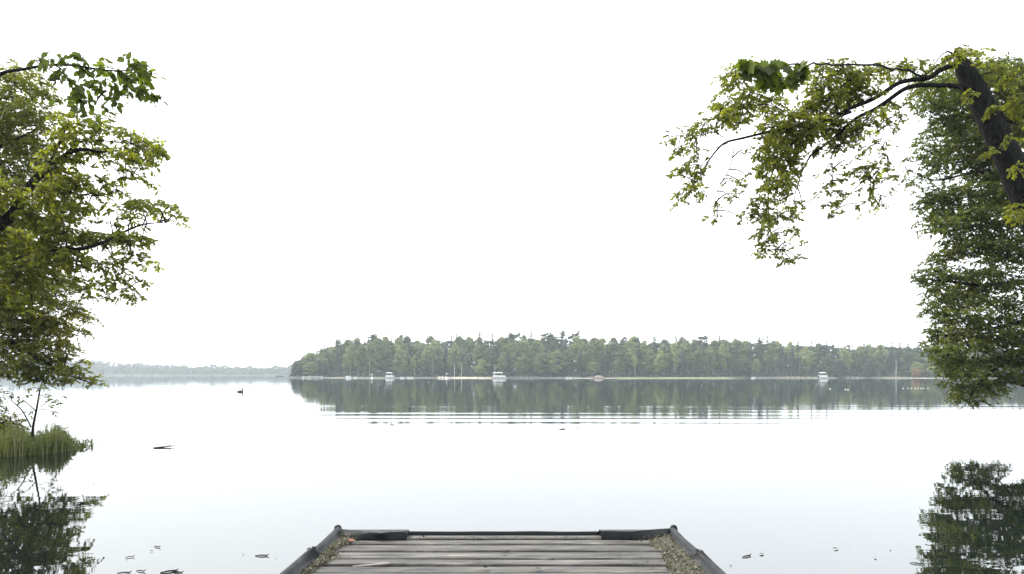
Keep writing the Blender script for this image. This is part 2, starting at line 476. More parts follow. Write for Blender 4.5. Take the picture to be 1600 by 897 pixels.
# ------------------------------------------------------------------ setting: water, banks, shores
b = MB(); b.add([(-2600, -55, 0), (2600, -55, 0), (2600, 3000, 0), (-2600, 3000, 0)], [(0, 1, 2, 3)])
tag(b.build('water', M['water']), kind='structure')

def smoothstep(a, b, x):
    t = max(0.0, min(1.0, (x - a) / (b - a))); return t * t * (3 - 2 * t)

def xl(Y):
    e = -(0.72 * max(Y, 4.0) + 1.3)
    e += 3.3 * math.exp(-((Y - 17.6) / 2.2) ** 2)
    return e
def xr(Y):
    return 0.74 * max(Y, 9.0) + 1.6
def bank():
    n = 130
    xs = np.linspace(-46, 46, n * 2); ys = np.linspace(-40, 62, n)
    vs = []; fs = []
    for Y in ys:
        for x in xs:
            dl = xl(Y) - x; dr = x - xr(Y); db = (-4.0 - Y)
            d = max(dl, dr, db)
            h = -0.6 + 0.6 * smoothstep(-2.0, 0.0, d) + (0.16 * d if d > 0 else 0)
            if h > 0.8: h = 0.8 + (h - 0.8) * 0.15
            h += 0.10 * mnoise.noise(Vector((x * 0.5, Y * 0.5, 0))) * smoothstep(-0.5, 1.0, d)
            vs.append((x, Y, h))
    w = n * 2
    for j in range(n - 1):
        for i in range(w - 1):
            a = j * w + i
            fs.append((a, a + 1, a + w + 1, a + w))
    m = MB(); m.add(vs, fs)
    tag(m.build('shore_ground', M['soil'], smooth=True), kind='structure')
bank()

def ysh(px):          # waterline distance of the wooded shore
    s = 330 + 10 * math.sin(px * 0.011) + 5 * math.sin(px * 0.037 + 1)
    if px < 560: s += (560 - px) * 0.35
    return s
def far_terrain(name, x0, x1, Yf, depth, rise, matk, n=60, tip=False):
    vs = []; fs = []
    rows = [(-1.5, -0.4), (0, 0.05), (0.8, 0.45), (6, 0.9), (depth * 0.4, rise * 0.6), (depth, rise), (depth * 2, rise)]
    for i in range(n + 1):
        x = x0 + (x1 - x0) * i / n
        Y0 = Yf(x)
        for dy, z in rows:
            k = 1.0
            if tip: k = smoothstep(0, 40, x - x0)
            vs.append((x, Y0 + dy, (z if z < 0 else z * (0.2 + 0.8 * k)) + (0.15 * mnoise.noise(Vector((x * 0.2, dy, 0))) if z > 0.3 else 0)))
    k = len(rows)
    for i in range(n):
        for j in range(k - 1):
            a = i * k + j
            fs.append((a, a + k, a + k + 1, a + 1))
    m = MB(); m.add(vs, fs)
    return tag(m.build(name, M[matk], smooth=True), kind='structure')

def Yx(x):            # invert px -> x for the wooded shore
    px = CX + x * F / 338.0
    return ysh(px)
far_terrain('wooded_shore_ground', -112, 330, Yx, 50, 3.5, 'forest_floor', 120, True)
far_terrain('distant_shore_ground', -1700, 1700, lambda x: 1100 + 60 * math.sin(x * 0.004), 180, 7, 'forest_floor', 60)

# pale stony rim at the waterline of the wooded shore
def rim(name, p0, p1, w, z, mk, step=4, dy=0.0):
    m = MB(); vs = []; fs = []; i = 0
    px = p0
    while px <= p1 + 0.01:
        Y = ysh(px) - dy; x = (px - CX) * Y / F
        j = 0.5 + 0.5 * mnoise.noise(Vector((x * 0.13, 0, 3)))
        e = min(1.0, (px - p0) / 14.0, (p1 - px) / 14.0) if mk != 'stone' else 1.0
        e = max(e, 0.1)
        vs += [(x, Y - w * e, -0.15), (x, Y - w * e * 0.96, z * 0.35 * e), (x, Y - 0.2, z * (0.5 + 0.5 * j)), (x, Y + 1.5, z * (0.7 + 0.4 * j))]
        if i: a = (i - 1) * 4; fs += [(a + k, a + 4 + k, a + 5 + k, a + 1 + k) for k in range(3)]
        i += 1; px += step
    m.add(vs, fs)
    return tag(m.build(name, M[mk], smooth=True), kind='structure')
rim('stony_shore_rim', 470, 1700, 0.8, 0.26, 'stone')
rim('sandy_beach', 683, 775, 6, 0.6, 'sand')
rim('grassy_shore', 962, 1136, 24, 0.4, 'grassy')

# ------------------------------------------------------------------ the wooded shore: individual trees
def cards_mesh(name, pts, nrm, size):
    L = Leaves()
    for p, n, s in zip(pts, nrm, size):
        d = Vector(n).cross(rv()).normalized()
        L.add(p, d, n, s)
    return leaves_mesh(name, L, CARD, [(0, 1, 2, 3, 4)])

def proto_broad(seed, hgt=18.0, wid=4.9, low=0.16):
    random.seed(seed)
    pts = []; nr = []; sz = []
    lobes = []
    for i in range(32):
        t = random.random() ** 0.8
        z = hgt * (low + (0.93 - low) * t)
        rr = wid * math.sin(math.pi * min(1, 0.18 + 0.75 * t)) * random.uniform(0.25, 0.85)
        a = random.uniform(0, 2 * math.pi)
        lobes.append((Vector((rr * math.cos(a), rr * math.sin(a), z)), random.uniform(1.0, 1.9)))
    lobes.append((Vector((0, 0, hgt * 0.93)), 1.3))
    for c, r in lobes:
        for k in range(int(70 * r)):
            u = rv().normalized()
            p = c + Vector((u.x * r, u.y * r, u.z * r * 0.75)) * random.uniform(0.75, 1.05)
            pts.append(p); nr.append(u + rv(0.5) + Vector((0, 0, 0.3))); sz.append(random.uniform(0.38, 0.7))
    tr = MB(); tr.tube([(0, 0, -0.5), (0.1, 0, hgt * 0.3), (-0.1, 0.1, hgt * 0.8)], [0.22, 0.17, 0.05], 6)
    for c, r in lobes[:9]:
        tr.tube([(0, 0, c.z * 0.6), (c.x * 0.5, c.y * 0.5, c.z * 0.85), c], [0.09, 0.06, 0.03], 4, cap=False)
    return cards_mesh('crown', pts, nr, sz), tr, 'far_broad'

def proto_conifer(seed, hgt=17.0, wid=3.1, low=0.06, ragged=0.3):
    random.seed(seed)
    pts = []; nr = []; sz = []
    tiers = 22
    for i in range(tiers):
        t = i / (tiers - 1)
        z = hgt * (low + (1 - low) * t)
        r0 = wid * (1 - t) ** 0.85 * random.uniform(1 - ragged, 1.08) + 0.38
        nb = max(3, int(9 * (1 - t)) + 2)
        a0 = random.uniform(0, 6.28)
        for b_ in range(nb):
            a = a0 + 2 * math.pi * b_ / nb + random.uniform(-0.2, 0.2)
            rb = r0 * random.uniform(0.6, 1.1)
            for k in range(max(3, int(rb * 8))):
                f = (k + random.random()) / max(3, int(rb * 8))
                q = Vector((math.cos(a) * rb * f, math.sin(a) * rb * f, z - 0.45 * rb * f * f + random.uniform(-0.15, 0.15)))
                pts.append(q + rv(0.1)); nr.append(Vector((math.cos(a) * 0.9, math.sin(a) * 0.9, 0.7)) + rv(0.45)); sz.append(random.uniform(0.35, 0.65))
    for k in range(12):
        pts.append(Vector((0, 0, hgt * (0.94 + 0.005 * k))) + rv(0.06)); nr.append(rv()); sz.append(0.25)
    tr = MB(); tr.tube([(0, 0, -0.5), (0, 0, hgt * 0.5), (0, 0, hgt * 0.99)], [0.2, 0.13, 0.02], 6)
    return cards_mesh('crown', pts, nr, sz), tr, 'far_conifer'

def proto_pine(seed, hgt=22.0, wid=3.2):
    """tall old pine: bare lower stem, flat ragged plates of needles"""
    random.seed(seed)
    pts = []; nr = []; sz = []
    tr = MB(); tr.tube([(0, 0, -0.5), (0.15, 0, hgt * 0.5), (0, 0.1, hgt * 0.97)], [0.26, 0.18, 0.04], 6)
    for i in range(15):
        t = random.uniform(0.42, 1.0) if i > 3 else 0.9 + 0.03 * i
        z = hgt * t
        a = random.uniform(0, 6.28); rr = wid * random.uniform(0.25, 1.0) * (1.15 - 0.75 * t) * 1.3
        c = Vector((rr * math.cos(a), rr * math.sin(a), z + 0.2 * rr))
        tr.tube([(0, 0, z - 0.4), c], [0.07, 0.03], 4, cap=False)
        for k in range(80):
            u = rv(); u.normalize()
            p = c + Vector((u.x * 1.15, u.y * 1.15, u.z * 0.38)) * random.uniform(0.3, 1.0)
            pts.append(p); nr.append(Vector((0, 0, .6)) + rv(0.8)); sz.append(random.uniform(0.3, 0.55))
    return cards_mesh('crown', pts, nr, sz), tr, 'far_conifer'

def proto_dome(seed, hgt=9.0, wid=3.0):
    """dense egg-shaped cedar down to the ground"""
    random.seed(seed)
    pts = []; nr = []; sz = []
    for k in range(1700):
        t = random.random() ** 0.8
        r = wid * math.sqrt(max(0, 1 - (t * 1.0) ** 2.2)) * (0.88 + 0.16 * mnoise.noise(Vector((k * 0.1, t * 5, seed))))
        a = random.uniform(0, 6.28)
        r *= random.uniform(0.82, 1.04)
        pts.append(Vector((r * math.cos(a), r * math.sin(a), hgt * t))); nr.append(Vector((math.cos(a), math.sin(a), 0.5 + t)) + rv(0.4)); sz.append(random.uniform(0.3, 0.5))
    tr = MB(); tr.tube([(0, 0, -0.5), (0, 0, hgt * 0.8)], [0.18, 0.05], 6)
    return cards_mesh('crown', pts, nr, sz), tr, 'far_conifer'

def proto_birch(seed, hgt=15.0):
    random.seed(seed)
    pts = []; nr = []; sz = []
    bx = random.uniform(-1, 1)
    tr = MB(); tr.tube([(0, 0, -0.5), (bx * 0.4, 0, hgt * 0.35), (bx, 0, hgt * 0.65), (bx * 0.8, 0, hgt * 0.95)], [0.13, 0.10, 0.07, 0.02], 6)
    for i in range(12):
        t = random.uniform(0.5, 0.97); a = random.uniform(0, 6.28); rr = random.uniform(0.3, 2.0) * (1.2 - t)* 1.6
        c = Vector((bx * 0.9 + rr * math.cos(a), rr * math.sin(a), hgt * t))
        tr.tube([(bx * 0.9, 0, c.z - 1.0), c], [0.04, 0.02], 4, cap=False)
        for k in range(48):
            u = rv().normalized()
            pts.append(c + u * random.uniform(0.3, 1.1)); nr.append(u + rv(0.5)); sz.append(random.uniform(0.28, 0.5))
    return cards_mesh('crown', pts, nr, sz), tr, 'far_broad'

PROTO = {}
def make_proto(kind, name, fn, seeds, **kw):
    PROTO[kind] = []
    for s in seeds:
        me, tr, mk = fn(s, **kw)
        tme = bpy.data.meshes.new('trunk'); tme.from_pydata(tr.v, [], tr.f); tme.update()
        tme.materials.append(M['birch_bark'] if kind in ('birch', 'snag') else M['far_bark'])
        me.materials.append(M[mk])
        PROTO[kind].append((name, me, tme, max(v.co.z for v in me.vertices)))
make_proto('broad', 'broadleaf_tree', proto_broad, range(20, 27))
make_proto('conifer', 'conifer_tree', proto_conifer, range(40, 46))
make_proto('slim', 'conifer_tree', proto_conifer, range(50, 53), wid=2.2)
make_proto('pine', 'pine_tree', proto_pine, range(60, 65))
make_proto('dome', 'cedar_tree', proto_dome, range(70, 72))
make_proto('birch', 'birch_tree', proto_birch, range(80, 84))

random.seed(99)
ZONES = [(505, 'above the long white floating dock'), (570, 'behind the moored boat with a grey cover'), (630, 'behind the white canopy boat'),
         (682, 'behind the small white runabout'), (765, 'behind the sandy beach'), (800, 'behind the big white pontoon boat'),
         (875, 'just past the big white pontoon boat'), (955, 'behind the low pink-beige covered boat'), (1010, 'behind the near end of the pale grass strip'),
         (1085, 'behind the middle of the pale grass strip'), (1145, 'behind the far end of the pale grass strip'), (1265, 'between the grass strip and small pontoon boat'),
         (1310, 'right behind the small pontoon boat'), (1400, 'past the small pontoon boat, around the egg-shaped cedars'), (2000, 'near the orange shrub and row of buoys')]
def zone(px):
    for e, t in ZONES:
        if px < e: return t
KNAME = {'broad': 'broadleaf tree', 'conifer': 'dark conifer', 'slim': 'narrow dark conifer', 'pine': 'ragged pine', 'dome': 'egg-shaped cedar', 'birch': 'pale-stemmed birch'}
ROWN = ['low', 'mid-height', 'tall', 'topmost']
def far_tree(kind, px, Y, top_py, row, label=None, wmul=1.0, gz=None):
    name, me, tme, ph = random.choice(PROTO[kind])
    x = (px - CX) * Y / F
    dz = max(0.0, Y - ysh(px))
    g = min(3.5, 0.5 + dz * 0.07) if gz is None else gz
    ztop = H + (HY - top_py) * Y / F
    s = max(1.5, ztop - g) / ph
    w = (0.55 + 0.45 * s) * random.uniform(0.85, 1.15) * wmul
    o = empty(name, (x, Y, g), random.uniform(0, 6.28)); o.scale = (w, w, s)
    tag(o, label or f"{ROWN[row]} {KNAME[kind]} {zone(px)}", 'tree', 'trees of the wooded shore across the lake')
    for nm, mm in (('trunk', tme), ('crown', me)):
        c = bpy.data.objects.new(nm, mm); col.objects.link(c); c.parent = o
    return o

PROF = [(452, 568), (470, 558), (490, 549), (510, 540), (530, 537), (555, 536), (580, 529), (620, 529), (650, 534), (700, 531), (780, 529), (850, 528), (905, 529),
        (935, 536), (985, 533), (1050, 535), (1100, 533), (1180, 534), (1250, 539), (1330, 544), (1400, 542), (1460, 547), (1560, 548), (1700, 545)]
def prof(px):
    for (a, ya), (b_, yb) in zip(PROF, PROF[1:]):
        if a <= px <= b_: return ya + (yb - ya) * (px - a) / (b_ - a) - 6.5 * smoothstep(480, 560, px)
    return PROF[0][1] if px < PROF[0][0] else PROF[-1][1]
count = 0
for row, (dy, step, up) in enumerate(((6, 22, 0), (14, 19, 0), (24, 17, 0), (34, 16, 0))):
    px = 458 + row * 5
    while px < 1655:
        q = px + random.uniform(-4, 4)
        Y = ysh(q) + dy + random.uniform(-2.5, 2.5)
        if q < 475 and row > 1: px += step; continue
        con = 0.45 if q < 560 else (0.30 if q < 1180 else 0.62)
        r = random.random()
        if row == 0:
            kind = 'conifer' if r < (0.48 if q < 1180 else 0.66) else ('dome' if r < 0.52 else ('birch' if r < 0.64 else 'broad'))
            frac = random.uniform(0.32, 0.68)
            if kind == 'dome': frac = random.uniform(0.3, 0.45)
            if kind == 'birch': frac = random.uniform(0.7, 0.85)
        else:
            kind = ('slim' if random.random() < 0.4 else 'conifer') if r < con else ('pine' if r < con + 0.08 else 'broad')
            frac = (random.uniform(0.68, 0.86), random.uniform(0.84, 0.97), random.uniform(0.93, 1.04))[row - 1]
            if row == 3 and kind in ('conifer', 'slim', 'pine'): frac += random.uniform(0.0, 0.09)
        base = 590.0
        top = base - (base - prof(q)) * frac
        far_tree(kind, q, Y, top, row, wmul=(1.0 if kind != 'broad' else 0.95))
        count += 1
        px += step * random.uniform(0.8, 1.2)
# trees that stand out of the skyline or of the mass in the photograph
for kind, px, top, lab, wm in [
        ('pine', 530, 530, 'ragged dark pine rising above the skyline near the low left tip of the wood', 0.9),
        ('slim', 502, 541, 'thin dark spire standing on the descending left end of the wood', 1.0),
        ('pine', 557, 533, 'small forked pine top right of the ragged dark pine', 0.8),
        ('pine', 579, 523, 'broad dark pine on the skyline above the gap left of canopy boat', 1.0),
        ('slim', 611, 521, 'single thin spire poking out right above the white canopy boat', 0.8),
        ('pine', 627, 523, 'flat-topped pine just right of the single thin spire', 0.9),
        ('conifer', 668, 524, 'dark conifer peak above the small white runabout', 1.0),
        ('slim', 713, 521, 'left one of two close spires above the sandy beach', 0.8),
        ('slim', 725, 521, 'right one of two close spires above the sandy beach', 0.8),
        ('pine', 798, 519, 'left one of two small pine tops above the big pontoon boat', 0.8),
        ('pine', 809, 519, 'right one of two small pine tops above the big pontoon boat', 0.8),
        ('pine', 852, 519, 'wide flat-topped pine on the skyline right of the pontoon boat', 1.2),
        ('pine', 879, 517, 'pale hazy pine top between two darker ones', 0.75),
        ('pine', 902, 517, 'highest ragged pine crown of the whole wood', .75),
        ('pine', 978, 526, 'left one of three pine tops above the grass strip start', 0.9),
        ('pine', 996, 527, 'middle one of three pine tops above the grass strip start', 0.9),
        ('slim', 1024, 526, 'right, spiky one of three tops above the grass strip start', 0.8),
        ('pine', 1072, 529, 'small pine top above the middle of the grass strip', 0.8),
        ('pine', 1098, 526, 'rounded dark pine crown above the right part of the grass strip', 1.2),
        ('pine', 1189, 529, 'bushy dark pine top midway between grass strip and small pontoon boat', 1.1),
        ('conifer', 1320, 540, 'broad dark conifer top right of the small pontoon boat', 1.5),
        ('conifer', 1350, 537, 'highest dark conifer above the round cedar on the right', 1.7)]:
    far_tree(kind, px, ysh(px) + 30, top, 3, lab, wm)
for kind, px, top, lab, wm in [
        ('dome', 1354, 567, 'rounded egg-shaped cedar standing right at the waterline on the right', 1.15),
        ('conifer', 1381, 571, 'small pointed cedar right of the rounded waterside cedar', 0.8),
        ('dome', 1310, 562, 'large dull green egg-shaped cedar left of the rounded waterside one', 1.3),
        ('conifer', 1150, 562, 'pointed cedar at the right end of the grass strip', 1.0),
        ('conifer', 1168, 560, 'second pointed cedar past the right end of the grass strip', 1.0),
        ('conifer', 912, 574, 'small pale triangular cedar left of the pink-beige boat', 1.2),
        ('broad', 785, 550, 'bright round-headed tree right above the big pontoon boat', 0.85),
        ('broad', 870, 546, 'bright green round-headed tree right of the big pontoon boat', 0.95),
        ('birch', 548, 548, 'leaning pale-stemmed birch above the boat with grey cover', 1.0),
        ('birch', 648, 555, 'pale birch stem right of the white canopy boat', 1.0),
        ('birch', 677, 552, 'pale curved birch stem left of the sandy beach', 1.0),
        ('birch', 992, 555, 'thin pale birch on the left part of the grass strip', 0.9),
        ('birch', 1055, 550, 'tall pale birch behind the middle of the grass strip', 0.9)]:
    far_tree(kind, px, ysh(px) + (1.5 if kind == 'dome' else 3.5), top, 0, lab, wm, gz=0.3)
for kind, px, top, row in [('conifer', 459, 569, 0), ('broad', 466, 563, 1), ('conifer', 473, 557, 2), ('conifer', 481, 554, 1), ('broad', 488, 551, 2), ('conifer', 495, 548, 2), ('broad', 503, 545, 2), ('conifer', 511, 542, 2), ('broad', 517, 541, 3),
                            ('conifer', 470, 572, 0), ('broad', 485, 566, 0), ('conifer', 500, 560, 0), ('conifer', 463, 566, 2), ('broad', 478, 560, 2)]:
    far_tree(kind, px, ysh(px) + 4 + row * 6, top, row, wmul=1.15)
# bleached dead stems
for px, top, lab in [(710, 567, 'bleached dead stem standing at the left end of the sandy beach'), (721, 567, 'bleached dead stem behind the left half of the sandy beach'),
                     (773, 568, 'bleached dead stem just behind the big pontoon boat'), (1400, 560, 'tall bleached dead stem left of the orange shrub')]:
    Y = ysh(px) + 1.5; x = (px - CX) * Y / F
    o = empty('dead_tree', (x, Y, 0.3)); tag(o, lab, 'dead tree', 'bleached dead stems on the wooded shore')
    h_ = H + (HY - top) * Y / F - 0.3
    m = MB(); m.tube([(0, 0, -0.6), (0.1, 0, h_ * 0.5), (0, 0, h_)], [0.16, 0.12, 0.05], 6); m.build('trunk', M['birch_bark'], o)
    m = MB()
    for k in range(5):
        z = h_ * (0.5 + 0.1 * k); a = k * 2.1
        m.tube([(0, 0, z), (0.7 * math.cos(a), 0.7 * math.sin(a), z + 0.3)], [0.04, 0.015], 4)
    m.build('dead_branch', M['birch_bark'], o)
# orange shrub
Y = ysh(1432) + 1.5
me, tr, mk = proto_broad(123, 2.6, 1.0, 0.2)
o = empty('orange_shrub', ((1432 - CX) * Y / F, Y, 0.6)); tag(o, 'orange-leaved shrub in front of the dark conifers', 'shrub')
o.scale = (0.9, 0.9, 1.0)
link('foliage', me, M['far_orange'], o); tr.build('stem', M['far_bark'], o)

# underbrush closing the foot of the wood
L = Leaves(); random.seed(5)
for k in range(9000):
    px = random.uniform(470, 1690); dy = random.uniform(1.5, 16)
    Y = ysh(px) + dy
    hmax = 2.2 + 1.8 * mnoise.noise(Vector((px * 0.06, dy * 0.2, 0)))
    L.add(((px - CX) * Y / F, Y, 0.4 + dy * 0.06 + random.uniform(0, max(0.5, hmax))), rv(), Vector((0, -0.4, 0.8)) + rv(0.5), random.uniform(0.5, 0.95))
o = link('undergrowth', leaves_mesh('undergrowth', L, CARD, [(0, 1, 2, 3, 4)]), M['far_conifer']); tag(o, 'dark green undergrowth filling the foot of the wooded shore', 'undergrowth', kind='stuff')

# the inside of the wood, behind the trees one can tell apart
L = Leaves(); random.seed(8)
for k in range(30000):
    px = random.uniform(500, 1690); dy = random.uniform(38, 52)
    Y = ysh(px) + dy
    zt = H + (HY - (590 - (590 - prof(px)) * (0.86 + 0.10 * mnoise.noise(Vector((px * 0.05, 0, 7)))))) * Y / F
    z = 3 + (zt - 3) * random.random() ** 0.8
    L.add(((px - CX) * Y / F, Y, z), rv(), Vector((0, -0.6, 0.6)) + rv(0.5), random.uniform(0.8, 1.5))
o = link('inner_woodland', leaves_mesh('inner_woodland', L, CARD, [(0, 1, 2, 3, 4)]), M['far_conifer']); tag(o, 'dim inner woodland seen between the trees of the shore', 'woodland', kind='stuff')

# far blue woodland on the distant shore
L = Leaves(); random.seed(6)
FP = [(-700, 566), (100, 563), (150, 564), (168, 568), (205, 568), (255, 571), (300, 573), (315, 572), (345, 572), (360, 574), (420, 574), (460, 572), (2400, 570)]
def fprof(px):
    for (a, ya), (b_, yb) in zip(FP, FP[1:]):
        if a <= px <= b_: return ya + (yb - ya) * (px - a) / (b_ - a)
    return 571
for row in range(3):
    px = -420
    while px < 1950:
        vis = 60 < px < 520
        x = (px - CX) * 1100 / F
        Y = 1100 + 60 * math.sin(x * 0.004) + 15 + row * 35
        top = fprof(px) + (2 - row) * 3.0 + random.uniform(-1.5, 2.0)
        if random.random() < 0.10 and row == 2: top -= random.uniform(1.5, 3.5)
        zt = H + (HY - top) * Y / F
        w = random.uniform(6, 11)
        x = (px - CX) * Y / F
        for k in range(90 if vis else 22):
            t = random.random() ** 0.7
            r = w * math.sqrt(max(0.0, 1 - (t * 0.95) ** 3)) * random.uniform(0.5, 1)
            a = random.uniform(0, 6.28)
            L.add((x + r * math.cos(a), Y + r * math.sin(a), 2 + (zt - 2) * t), rv(), Vector((math.cos(a), math.sin(a), 0.8)) + rv(0.3), random.uniform(2.0, 3.6) * (1 if vis else 1.8))
        px += random.uniform(7, 12)
o = link('distant_woodland', leaves_mesh('distant_woodland', L, CARD, [(0, 1, 2, 3, 4)]), M['far_broad'])
o.data.materials[0] = M['far_conifer']; tag(o, 'hazy blue-green woodland along the distant shore', 'woodland', kind='stuff')

# ------------------------------------------------------------------ boats and docks on the far shore
def hull(m, L, W, Hh, z0=-0.12, bow=0.75, nose=1.0):
    secs = []
    for i in range(9):
        t = i / 8; x = -L / 2 + L * t
        k = math.sqrt(max(0.02, 1 - max(0, (t - 0.55) / 0.45) ** 2.2)) if nose else 1
        w = W / 2 * (0.88 + 0.12 * math.sin(t * math.pi)) * k
        sh = Hh * (1 + 0.28 * max(0, t - 0.4))
        secs.append([(x, -w, z0 + sh), (x, -w * 0.82, z0 + Hh * 0.3), (x, 0, z0), (x, w * 0.82, z0 + Hh * 0.3), (x, w, z0 + sh)])
    m.sections(secs); 
    n = 5
    return m
def place(o, px, Y): o.location = ((px - CX) * Y / F, Y, 0)

def pontoon(px, Y, length, label, canopy=True, lounge=True, rz=0.0):
    r = empty('pontoon_boat'); place(r, px, Y); r.rotation_euler.z = rz
    tag(r, label, 'boat')
    l = length / 2
    for s in (-1, 1):
        m = MB(); m.tube([(-l, s * 0.95, 0.12), (l - 0.9, s * 0.95, 0.12), (l - 0.3, s * 0.95, 0.18), (l, s * 0.95, 0.32)], [0.32, 0.32, 0.22, 0.04], 10)
        m.build('float', M['grey'], r, smooth=True)
    m = MB(); m.box(-l + 0.1, l - 0.35, -1.2, 1.2, 0.46, 0.58, 0.02); m.build('deck', M['grey'], r)
    m = MB()
    for s in (-1, 1):
        m.box(-l + 0.2, l - 0.8, s * 1.17 - 0.025, s * 1.17 + 0.025, 0.62, 1.18)
        m.box(-l + 0.2, l - 0.8, s * 1.17 - 0.05, s * 1.17 + 0.05, 1.185, 1.25)
    m.box(l - 0.83, l - 0.78, -1.12, 1.12, 0.62, 1.18)
    m.build('side_fence', M['white'], r)
    for s in (-1, 1):
        m = MB(); m.box(-l + 0.4, -l + 1.9, s * 0.8 - 0.28, s * 0.8 + 0.28, 0.585, 1.0, 0.04); m.box(-l + 0.4, -l + 1.9, s * 1.0 - 0.08, s * 1.0 + 0.06, 1.003, 1.4, 0.03)
        m.build('seat', M['cream'], r)
    m = MB(); m.box(0.2, 0.75, -0.9, -0.3, 0.585, 1.35, 0.05); m.build('console', M['white'], r)
    m = MB(); m.box(-l - 0.35, -l + 0.05, -0.2, 0.2, 0.2, 1.1, 0.08); m.build('outboard_motor', M['darkvinyl'], r)
    if canopy:
        c0, c1 = -l + 0.3, l * 0.35
        for x in (c0 + 0.2, c1 - 0.2):
            for s in (-1, 1):
                m = MB(); m.tube([(x, s * 1.1, 1.2), (x, s * 1.05, 2.3)], 0.03, 5); m.build('canopy_post', M['grey'], r)
        m = MB()
        secs = []
        for i in range(9):
            t = i / 8; x = c0 + (c1 - c0) * t
            zt = 2.32 + 0.12 * math.sin(math.pi * t)
            secs.append([(x, -1.2, zt - 0.14), (x, -1.1, zt), (x, 0, zt + 0.14), (x, 1.1, zt), (x, 1.2, zt - 0.14), (x, 0, zt + 0.04)])
        m.sections(secs); m.build('canopy', M['white'], r)
    return r
Yb = 318
pontoon(781, 312, 6.4, 'big white pontoon boat with canopy beside the sandy beach')
pontoon(610, 325, 4.3, 'white canopy boat moored left of the small white runabout')
pontoon(1287, 300, 3.9, 'small white pontoon boat with canopy past the grass strip')

def runabout(px, Y, L, label, cover=None, rz=0.0, motor=True, name='motor_boat', cat='boat'):
    r = empty(name); place(r, px, Y); r.rotation_euler.z = rz; tag(r, label, cat)
    m = hull(MB(), L, L * 0.34, 0.55); m.build('hull', M['white'], r)
    m = MB(); m.box(-L * 0.44, L * 0.2, -L * 0.14, L * 0.14, 0.24, 0.30); m.build('deck', M['cream'], r)
    if cover == 'grey':
        m = MB(); m.sections([[(x, -L * .16, .42), (x, -L * .1, .42 + h_), (x, L * .1, .42 + h_), (x, L * .16, .42)] for x, h_ in ((-L * .4, .15), (-L * .1, .55), (L * .15, .6), (L * .4, .1))])
        m.build('boat_cover', M['grey'], r)
    else:
        m = MB(); m.add([(L * .05, -L * .14, .45), (L * .05, L * .14, .45), (-L * .02, L * .12, .8), (-L * .02, -L * .12, .8), (L * .056, -L * .14, .45), (L * .056, L * .14, .45), (-L * .014, L * .12, .8), (-L * .014, -L * .12, .8)],
                        [(0, 1, 2, 3), (7, 6, 5, 4), (0, 4, 5, 1), (2, 6, 7, 3), (1, 5, 6, 2), (0, 3, 7, 4)]); m.build('windscreen', M['grey'], r)
        m = MB(); m.box(-L * .25, -L * .1, -L * .12, L * .12, .305, .65, .03); m.build('seat', M['cream'], r)
    if motor:
        m = MB(); m.box(-L * .5 - .3, -L * .5 + .05, -.16, .16, .05, .8, .07); m.build('outboard_motor', M['darkvinyl'], r)
    return r
runabout(545, 332, 3.0, 'white boat under a grey cover near the tip of the wood', 'grey')
runabout(555, 331, 1.7, 'tiny white dinghy right of the boat under a grey cover', None, motor=False, name='dinghy')
runabout(640, 327, 2.5, 'small white runabout just right of the white canopy boat', None)
runabout(628, 326, 1.6, 'tiny white dinghy between canopy boat and runabout', None, motor=False, name='dinghy')
runabout(702, 318, 2.4, 'small white motor boat at the left end of the sandy beach', None)
runabout(888, 318, 3.1, 'low white open boat right of the big pontoon boat', None)
runabout(1177, 318, 1.8, 'tiny white boat just past the right end of the grass strip', None, motor=False, name='dinghy')

def jetty(px0, px1, Y, z, w, label, mk='white', name='floating_dock', cat='dock'):
    x0, x1 = (px0 - CX) * Y / F, (px1 - CX) * Y / F
    r = empty(name, (x0, Y, 0)); tag(r, label, cat)
    Lg = x1 - x0
    m = MB(); m.box(0, Lg, -w / 2, w / 2, z - 0.12, z, 0.02); m.build('deck', M[mk], r)
    k = max(2, int(Lg / 2.2))
    for i in range(k + 1):
        for s in (-1, 1):
            m = MB(); x = 0.1 + (Lg - 0.2) * i / k; m.tube([(x, s * (w / 2 + .06), -0.8), (x, s * (w / 2 + .06), z + 0.35)], 0.05, 6); m.build('post', M[mk if mk == 'white' else 'log'], r)
    return r
jetty(473, 503, 333, 0.75, 1.6, 'long white floating dock at the left tip of the wood')
jetty(560, 603, 334, 0.45, 1.0, 'thin white dock left of the white canopy boat')
jetty(617, 646, 330, 0.30, 1.0, 'white dock the small white runabout is tied to')
jetty(686, 697, 325, 0.6, 1.0, 'short white dock at the left end of the sandy beach')
jetty(746, 769, 318, 0.6, 1.6, 'pale wooden dock between the beach and big pontoon boat', 'sand', 'wooden_dock')
jetty(1226, 1268, 331, 0.75, 1.0, 'grey dock along the shore left of the small pontoon boat', 'stone', 'wooden_dock')
jetty(1312, 1344, 331, 0.75, 1.0, 'grey dock along the shore left of the waterside cedar', 'stone', 'wooden_dock')
jetty(795, 842, 331, 0.75, 1.0, 'grey dock along the shore right of big pontoon boat', 'stone', 'wooden_dock')
# mast posts and swim float
for px, Y, z1, lab in [(581, 322, 1.7, 'white marker buoy with pole left of the white canopy boat'), (698, 314, 2.0, 'white pole buoy off the left end of the sandy beach')]:
    r = empty('marker_buoy'); place(r, px, Y); tag(r, lab, 'buoy')
    m = MB(); m.ball((0, 0, 0.1), (0.55, 0.55, 0.5)); m.build('float', M['plasticwhite'], r, smooth=True)
    m = MB(); m.tube([(0, 0, 0.5), (0, 0, z1)], [0.09, 0.07], 8); m.ball((0, 0, z1), (0.4, 0.4, 0.16)); m.build('pole', M['plasticwhite'], r, smooth=True)
